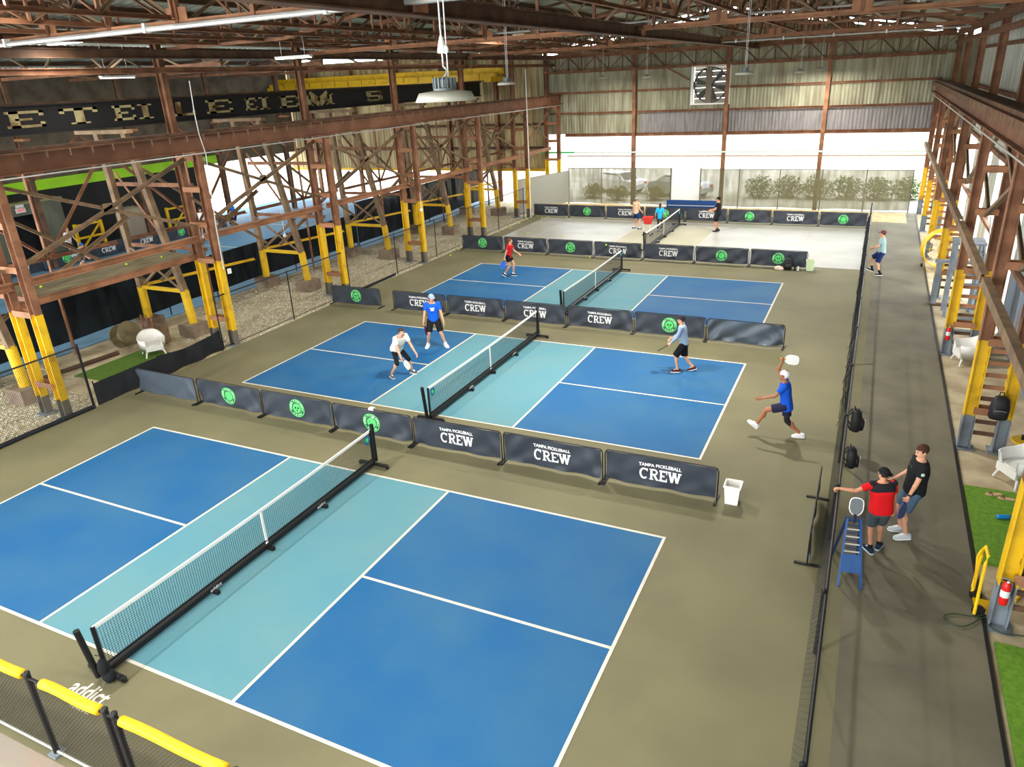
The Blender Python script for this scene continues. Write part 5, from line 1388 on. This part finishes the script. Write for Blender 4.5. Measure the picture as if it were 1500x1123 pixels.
    pc = cm('shorts', (30, 30, 34)); s = MB(); lf = Wr.get('leg', .82)
    s.loft([ringv(h, a + bulk * .6, f + bulk * .8, .004) for h, a, f in ((-.13, .14, .11), (-.06, .166, .124), (.02, .163, .122), (.07, .158, .116))], 18)
    for h, kn, a in ((hl, kl, al), (hr, kr, ar)):
        if lf <= 1: s.tube(h - (kn - h) * .02, h + (kn - h) * lf, .105, 14, .1 if Wr.get('loose', 1) else .072)
        else: s.cap(h, kn, .09, .064); s.tube(kn, kn + (a - kn) * (lf - 1), .066, 12, .05)
    remesh(s, 'shorts' if lf < 1.5 else 'leggings', pc, t, max(vox, .011), 3)
    for key, kn, a, nm in (('L', kl, al, 'footL'), ('R', kr, ar, 'footR')):
        fy, fp = g(nm, (0, 0)); R = Matrix.Rotation(math.radians(fy), 3, 'Z') @ Matrix.Rotation(math.radians(fp), 3, 'X')
        f = lambda x, y, z: a + R @ V(x, y, z)
        q = MB(); q.loft([(f(0, -.085, -.035), R @ V(.03, 0, 0), R @ V(0, 0, .03)), (f(0, -.07, -.03), R @ V(.042, 0, 0), R @ V(0, 0, .045)), (f(0, .0, -.02), R @ V(.046, 0, 0), R @ V(0, 0, .055)), (f(0, .07, -.038), R @ V(.049, 0, 0), R @ V(0, 0, .038)), (f(0, .14, -.05), R @ V(.049, 0, 0), R @ V(0, 0, .028)), (f(0, .185, -.056), R @ V(.034, 0, 0), R @ V(0, 0, .018))], 14)
        q.v = [tuple(x) for x in q.v]
        sh_ = q.build('shoe', cm('shoe', (235, 235, 235)), t, smooth=True)
        z_ = MB(); pr_ = [(.0, -.095), (.034, -.085), (.044, -.03), (.044, .04), (.054, .11), (.046, .17), (.0, .198), (-.046, .17), (-.054, .11), (-.044, .04), (-.044, -.03), (-.034, -.085)]
        n = len(pr_); z_.add([f(x, y, -.088) for x, y in pr_] + [f(x, y, -.06) for x, y in pr_], [tuple(range(n - 1, -1, -1)), tuple(range(n, 2 * n))] + [(i, (i + 1) % n, n + (i + 1) % n, n + i) for i in range(n)])
        z_.build('sole', cm('sole', (236, 236, 232)), sh_)
        MB().box(f(0, .075, .004), (.045, .07, .012), R @ Matrix.Rotation(-.35, 3, 'X')).build('laces', cm('lace', (220, 220, 220)), sh_)
        su = (kn - a).normalized(); MB().tube(a - su * .01, a + su * Wr.get('sock_h', .07), .045, 10, .044).build('sock', cm('sock', (235, 235, 235)), t)
    if Wr.get('kneeband'):
        c_ = Wr['kneeband']; h, kn, a = (hl, kl, al) if c_ == 'L' else (hr, kr, ar)
        z_ = MB(); z_.cap(kn + (h - kn) * .22, kn, .068, .064); z_.cap(kn, kn + (a - kn) * .25, .064, .058); remesh(z_, 'knee_sleeve', BLACKF, t, .011, 2)
    if Wr.get('watch'):
        z_ = MB(); dd = (el - wl).normalized(); z_.tube(wl + dd * .015, wl + dd * .045, .034, 12); z_.build('wrist_watch', BLACK, t)
    # ---- face and head
    for q in (-1, 1):
        e_ = MB().ell(h_(q * .031, .0765, .012), (.014, .010, .009), Rh, 10, 6).build('eye', mat('eye_white', (232, 228, 222), .3), t); MB().ell(h_(q * .031, .086, .012), (.006, .004, .006), Rh, 8, 6).build('pupil', BLACK, e_)
        MB().box(h_(q * .031, .088, .032), (.034, .008, .007), Rh).build('eyebrow', cm('hair', (60, 42, 30)), t)
    MB().ell(h_(0, .088, -.052), (.023, .006, .006), Rh, 10, 6).build('mouth', mat('lip', (170, 92, 84), .5), t)
    hm = cm('hair', (60, 42, 30)); s = MB().ell(h_(0, -.014, .036), (.083, .1, .092), Rh, 22, 16)
    keepf = []; Ri = Rh.inverted(); hv = [Ri @ (V(*p) - hc) for p in s.v]
    for f_ in s.f:
        c_ = sum((hv[i] for i in f_), V(0, 0, 0)) / len(f_)
        if c_.z < -.035 or (c_.y > .035 and c_.z < .062) or (c_.y > .0 and c_.z < .0): continue
        keepf.append(f_)
    s.f = keepf; s.build('hair', hm, t, smooth=True)
    if Wr.get('long_hair'):
        z_ = MB(); z_.cap(h_(0, -.075, .03), h_(0, -.1, -.1), .065, .06); z_.cap(h_(0, -.1, -.1), h_(0, -.1, -.2), .06, .035); remesh(z_, 'long_hair', hm, t, .014, 2)
    if Wr.get('cap'):
        cmt = cm('cap', (20, 20, 22)); s = MB().ell(h_(0, -.012, .042), (.09, .108, .096), Rh, 22, 14)
        hv = [Ri @ (V(*p) - hc) for p in s.v]; s.f = [f_ for f_ in s.f if min(hv[i].z for i in f_) > .03]
        ho_ = s.build('cap', cmt, t, smooth=True); bs = -1 if Wr.get('backward') else 1; z_ = MB()
        pts = [(-.075, .06), (-.07, .12), (-.04, .165), (0, .178), (.04, .165), (.07, .12), (.075, .06)]
        n = len(pts); z_.add([h_(x, bs * y, .045 - .10 * (y - .06)) for x, y in pts] + [h_(x, bs * y, .055 - .10 * (y - .06)) for x, y in pts], [tuple(range(n)), tuple(range(2 * n - 1, n - 1, -1))] + [(i, n + i, n + (i + 1) % n, (i + 1) % n) for i in range(n)]); z_.build('cap_brim', cmt, ho_)
    if Wr.get('headscarf'):
        s = MB().ell(h_(0, -.012, .03), (.088, .106, .098), Rh, 22, 14); hv = [Ri @ (V(*p) - hc) for p in s.v]
        s.f = [f_ for f_ in s.f if min(hv[i].z for i in f_) > .02 or (max(hv[i].y for i in f_) < -.01 and min(hv[i].z for i in f_) > -.07)]; s.build('headscarf', cm('headscarf', (236, 236, 236)), t, smooth=True)
    if Wr.get('glasses'):
        for q in (-1, 1): MB().ell(h_(q * .032, .092, .012), (.024, .006, .017), Rh, 10, 6).build('sunglass_lens', GLASS, t)
        MB().bar(h_(-.07, .07, .018), h_(.07, .07, .018), .006).build('sunglass_frame', BLACK, t)
    if Wr.get('beard'):
        MB().ell(h_(0, .05, -.075), (.05, .048, .035), Rh, 12, 8).build('beard', cm('beard', (70, 54, 44)), t)
    M = Matrix.Translation(t.location) @ Matrix.Rotation(math.radians(rz), 4, 'Z') @ Matrix.Scale(k, 4)
    W3 = M.to_3x3()
    return {key: (M @ v[0], (W3 @ v[1]).normalized(), (W3 @ v[2]).normalized(), (W3 @ v[3]).normalized()) for key, v in hands.items()}

# --- white shirt, crouched by the net
hd = person('person crouching in a white T-shirt and black knee-length shorts with a paddle held low', (-2.5, 11.35), -112, 1.78,
    dict(pelvis=(0, -.12, .80), lean=34, aL=(-.30, .10, .09), aR=(.30, -.08, .09), footL=(12, 0), footR=(-10, 0), wL=(-.26, .42, .74), wR=(.20, .36, .70), gripR=True, hdR=(0, .5, -.85), hnR=(-1, .2, 0), hpitch=18),
    dict(bulk=.015, shirt=(222, 219, 214), shorts=(26, 27, 31), leg=1.12, shoe=(88, 88, 92), sock=(120, 120, 122), hair=(74, 62, 54), cap=(62, 54, 50), skin=SKIN_A, beard=(150, 120, 106)))
g_, s_, d_, n_ = hd['R']; paddle('pale paddle in the hand of the crouching person in white', g_, (.75, -.25, -.6), (.2, .95, 0), (206, 206, 200), (220, 220, 214), (40, 40, 40))
# --- blue shirt
hd = person('person in a bright blue T-shirt, black shorts and white shoes standing ready', (-2.82, 13.85), -152, 1.86,
    dict(pelvis=(0, -.03, .90), lean=11, aL=(-.30, .05, .09), aR=(.24, .0, .09), footL=(28, 0), footR=(-14, 0), wL=(-.30, .14, .84), wR=(.30, .12, .84), gripR=True, hnR=(-1, 0, 0), hyaw=24, hpitch=-4),
    dict(shirt=(24, 92, 206), shorts=(24, 24, 28), leg=.92, shoe=(236, 234, 228), cap=(150, 170, 196), hair=(70, 52, 40), print=(240, 240, 244), skin=SKIN_A))
g_, s_, d_, n_ = hd['R']; paddle('dark purple paddle held down by the person in the blue T-shirt', g_, (.1, .2, -1), (.9, .3, 0), (120, 40, 110), (40, 30, 60), (30, 30, 30))
# --- woman in red
hd = person('person in a red shirt and black shorts walking with a blue paddle', (-4.45, 22.8), -84, 1.72,
    dict(pelvis=(0, 0, .91), lean=8, aL=(-.1, .14, .09), aR=(.1, -.2, .12), footR=(0, -22), wL=(-.22, .38, .98), wR=(.30, -.10, .82), gripR=True, hyaw=10),
    dict(shirt=(206, 34, 40), shorts=(26, 26, 30), leg=.5, slim=1, shoe=(30, 30, 34), hair=(104, 62, 40), long_hair=1, skin=SKIN_A), vox=.011)
g_, s_, d_, n_ = hd['R']; paddle('blue paddle in the hand of the person in red', g_, (-.2, -.3, -.9), (.5, -.8, 0), (40, 92, 200), (60, 120, 220), (30, 30, 40))
# --- grey long sleeves
hd = person('person in a pale blue-grey long-sleeved top, black shorts and dark red shoes', (5.1, 14.25), 100, 1.72,
    dict(pelvis=(0, -.02, .90), lean=9, aL=(-.10, .12, .09), aR=(.10, -.30, .11), footL=(6, 0), footR=(-6, -18), wL=(-.20, .34, .92), wR=(.20, .30, .95), gripL=True, hnL=(1, 0, 0), hpitch=4),
    dict(shirt=(136, 156, 178), sleeve=2, shorts=(24, 24, 28), leg=.98, shoe=(96, 34, 40), cap=(34, 34, 36), hair=(70, 60, 54), print=(70, 88, 120), glasses=1, skin=SKIN_A, sock=(220, 170, 140)))
g_, s_, d_, n_ = hd['L']; paddle('black paddle in the hand of the person with grey sleeves', g_, (-.75, -.2, -.5), (.1, .2, 1), (34, 34, 36), (30, 30, 30), (30, 30, 30))
# --- runner
hd = person('person in a shiny blue shirt and navy shorts running with a paddle raised overhead', (8.12, 11.0), 92, 1.80,
    dict(pelvis=(0, -.08, .82), lean=9, aL=(-.08, .50, .27), aR=(.08, -.44, .09), footL=(0, 38), footR=(0, -4), kneeL=(0, 1, .2), wL=(-.22, .40, .98), elbL=(-.2, -.6, -1), wR=(.10, .10, 1.74), elbR=(.5, 1, -.1), gripR=True, hdR=(-.3, -.3, 1), hnR=(0, 1, .2), hpitch=6),
    dict(shirt=(22, 82, 196), hem=-.14, shorts=(34, 36, 60), leg=.7, shoe=(238, 238, 240), headscarf=(238, 238, 236), hair=(40, 30, 24), skin=SKIN_C, kneeband='R', sock_h=.03))
g_, s_, d_, n_ = hd['R']; paddle('white paddle raised by the running person', g_, (.95, .1, -.05), (.1, -.9, .4), (226, 226, 222), (236, 236, 232), (224, 140, 30))
# --- red and black shirt, back to us
hd = person('person in a red and black shirt and grey shorts reaching out to the fence', (10.16, 7.03), 14, 1.67,
    dict(pelvis=(0, 0, .92), lean=4, side=-3, twist=8, aL=(-.08, -.04, .09), aR=(.10, .10, .09), footL=(18, 0), footR=(-30, 0), wL=(-.70, .06, 1.24), elbL=(0, -.5, -1), wR=(.26, .10, .84), gripL=True, hdL=(-1, 0, -.1), hnL=(0, 0, -1), hyaw=22, hpitch=-2),
    dict(bulk=.028, shirt=(206, 22, 28), yoke=(34, 34, 40), shorts=(72, 82, 88), leg=.9, shoe=(38, 54, 78), sole=(214, 226, 236), sock=(30, 30, 34), cap=(26, 26, 30), backward=1, hair=(50, 38, 30), skin=SKIN_B))
# --- black T-shirt
hd = person('person in a black T-shirt and blue-grey shorts looking down with a purple-edged paddle', (10.67, 7.74), 104, 1.87,
    dict(pelvis=(0, 0, .93), lean=-2, aL=(-.10, .04, .09), aR=(.12, .06, .09), footL=(8, 0), footR=(-8, 0), wL=(-.25, .16, .88), wR=(.22, .24, .98), gripL=True, hnL=(1, 0, 0), hyaw=14, hpitch=-12),
    dict(shirt=(26, 27, 30), shorts=(74, 98, 124), leg=.86, shoe=(196, 206, 216), sole=(240, 240, 240), sock=(200, 200, 200), sock_h=.03, hair=(70, 46, 32), skin=SKIN_A, watch=1, bulk=.02, print=(84, 100, 52), badge=(186, 206, 190)))
g_, s_, d_, n_ = hd['L']; paddle('purple-edged paddle hanging from the hand of the person in the black T-shirt', g_, (-.1, -.15, -1), (.75, -.6, 0), (60, 84, 116), (118, 90, 170), (60, 40, 110))
# --- by the far fence
person('person in a teal-grey T-shirt and navy shorts standing with one foot up at the fence', (9.98, 26.9), 88, 1.82,
    dict(pelvis=(0, -.03, .92), lean=5, aL=(-.1, -.06, .09), aR=(.08, .24, .2), footR=(0, 20), wL=(-.06, .30, 1.05), wR=(.1, .3, 1.0), elbL=(-1, -.4, -.4), hpitch=2),
    dict(shirt=(150, 180, 180), shorts=(26, 44, 96), leg=.9, shoe=(34, 34, 36), sock=(26, 26, 28), sock_h=.14, cap=(110, 62, 62), hair=(60, 44, 36), skin=SKIN_A), vox=.011)
# --- grey court
person('person in a sleeveless tan shirt and navy shorts on the grey court', (-2.1, 33.95), -30, 1.76, dict(pelvis=(0, 0, .92), aL=(-.18, .0, .09), aR=(.2, .05, .09), footR=(-25, 0), wL=(-.3, .05, .86), wR=(.22, .22, .95), hyaw=-20),
    dict(shirt=(206, 178, 148), sleeve=.2, shorts=(24, 54, 96), leg=.72, shoe=(50, 66, 96), cap=(150, 146, 140), hair=(90, 80, 70), skin=SKIN_A), vox=.013)
person('person with long brown hair in a turquoise shirt on the grey court', (-.66, 33.5), 8, 1.55, dict(pelvis=(0, 0, .92), aL=(-.1, 0, .09), aR=(.1, .02, .09), wL=(-.28, .04, .9), wR=(.2, .2, .98)),
    dict(shirt=(36, 158, 206), sleeve=.9, hem=-.12, shorts=(74, 54, 60), leg=1.8, slim=1, shoe=(120, 130, 140), hair=(64, 44, 34), long_hair=1, skin=SKIN_A), vox=.013)
hd = person('person in black with a black cap on the grey court', (2.25, 34.25), 92, 1.83, dict(pelvis=(0, 0, .93), aL=(-.1, .05, .09), aR=(.12, 0, .09), wL=(-.18, .36, 1.04), wR=(.14, .36, 1.06), gripL=True, hpitch=-6),
    dict(shirt=(28, 29, 34), shorts=(24, 25, 30), leg=.92, shoe=(40, 40, 46), sole=(60, 60, 66), cap=(24, 24, 28), hair=(40, 34, 30), skin=SKIN_B, sock=(60, 50, 50)), vox=.012)
g_, s_, d_, n_ = hd['L']; paddle('pale paddle held level by the person in black on the grey court', g_, (-.95, -.1, .1), (0, .3, 1), (200, 200, 200), (220, 220, 220), (40, 40, 40))
# --- adjoining bay
person('person crouching in a grey shirt and blue cap in the adjoining bay', (-26.7, 18.4), -40, 1.74, dict(pelvis=(0, -.15, .66), lean=45, aL=(-.3, .1, .09), aR=(.3, -.1, .09), wL=(-.2, .5, .6), wR=(.25, .45, .55)),
    dict(shirt=(150, 160, 162), shorts=(70, 78, 90), leg=.9, shoe=(230, 230, 230), cap=(26, 96, 190), skin=SKIN_A), vox=.014)
person('person with auburn hair in a white shirt beside the panelled hut', (-29.6, 20.0), -90, 1.74, dict(lean=15, wL=(-.2, .4, .95), wR=(.2, .4, .95)), dict(shirt=(232, 234, 238), shorts=(40, 44, 50), shoe=(220, 220, 220), hair=(176, 104, 52), skin=SKIN_A), vox=.014)
person('person in a vivid blue shirt and navy shorts in the adjoining bay', (-26.4, 28.9), 160, 1.8, dict(aL=(-.22, .1, .09), aR=(.2, 0, .09), wL=(-.4, .2, .95), wR=(.34, .2, .95), lean=8), dict(shirt=(26, 110, 214), shorts=(34, 44, 70), shoe=(60, 64, 74), hair=(60, 46, 36), skin=SKIN_A), vox=.014)
person('person in a long white shirt standing behind a column of the adjoining bay', (-26.5, 26.4), -120, 1.78, dict(lean=4), dict(shirt=(236, 236, 234), shorts=(60, 60, 64), shoe=(220, 220, 220), hair=(70, 54, 44), skin=SKIN_A), vox=.014)
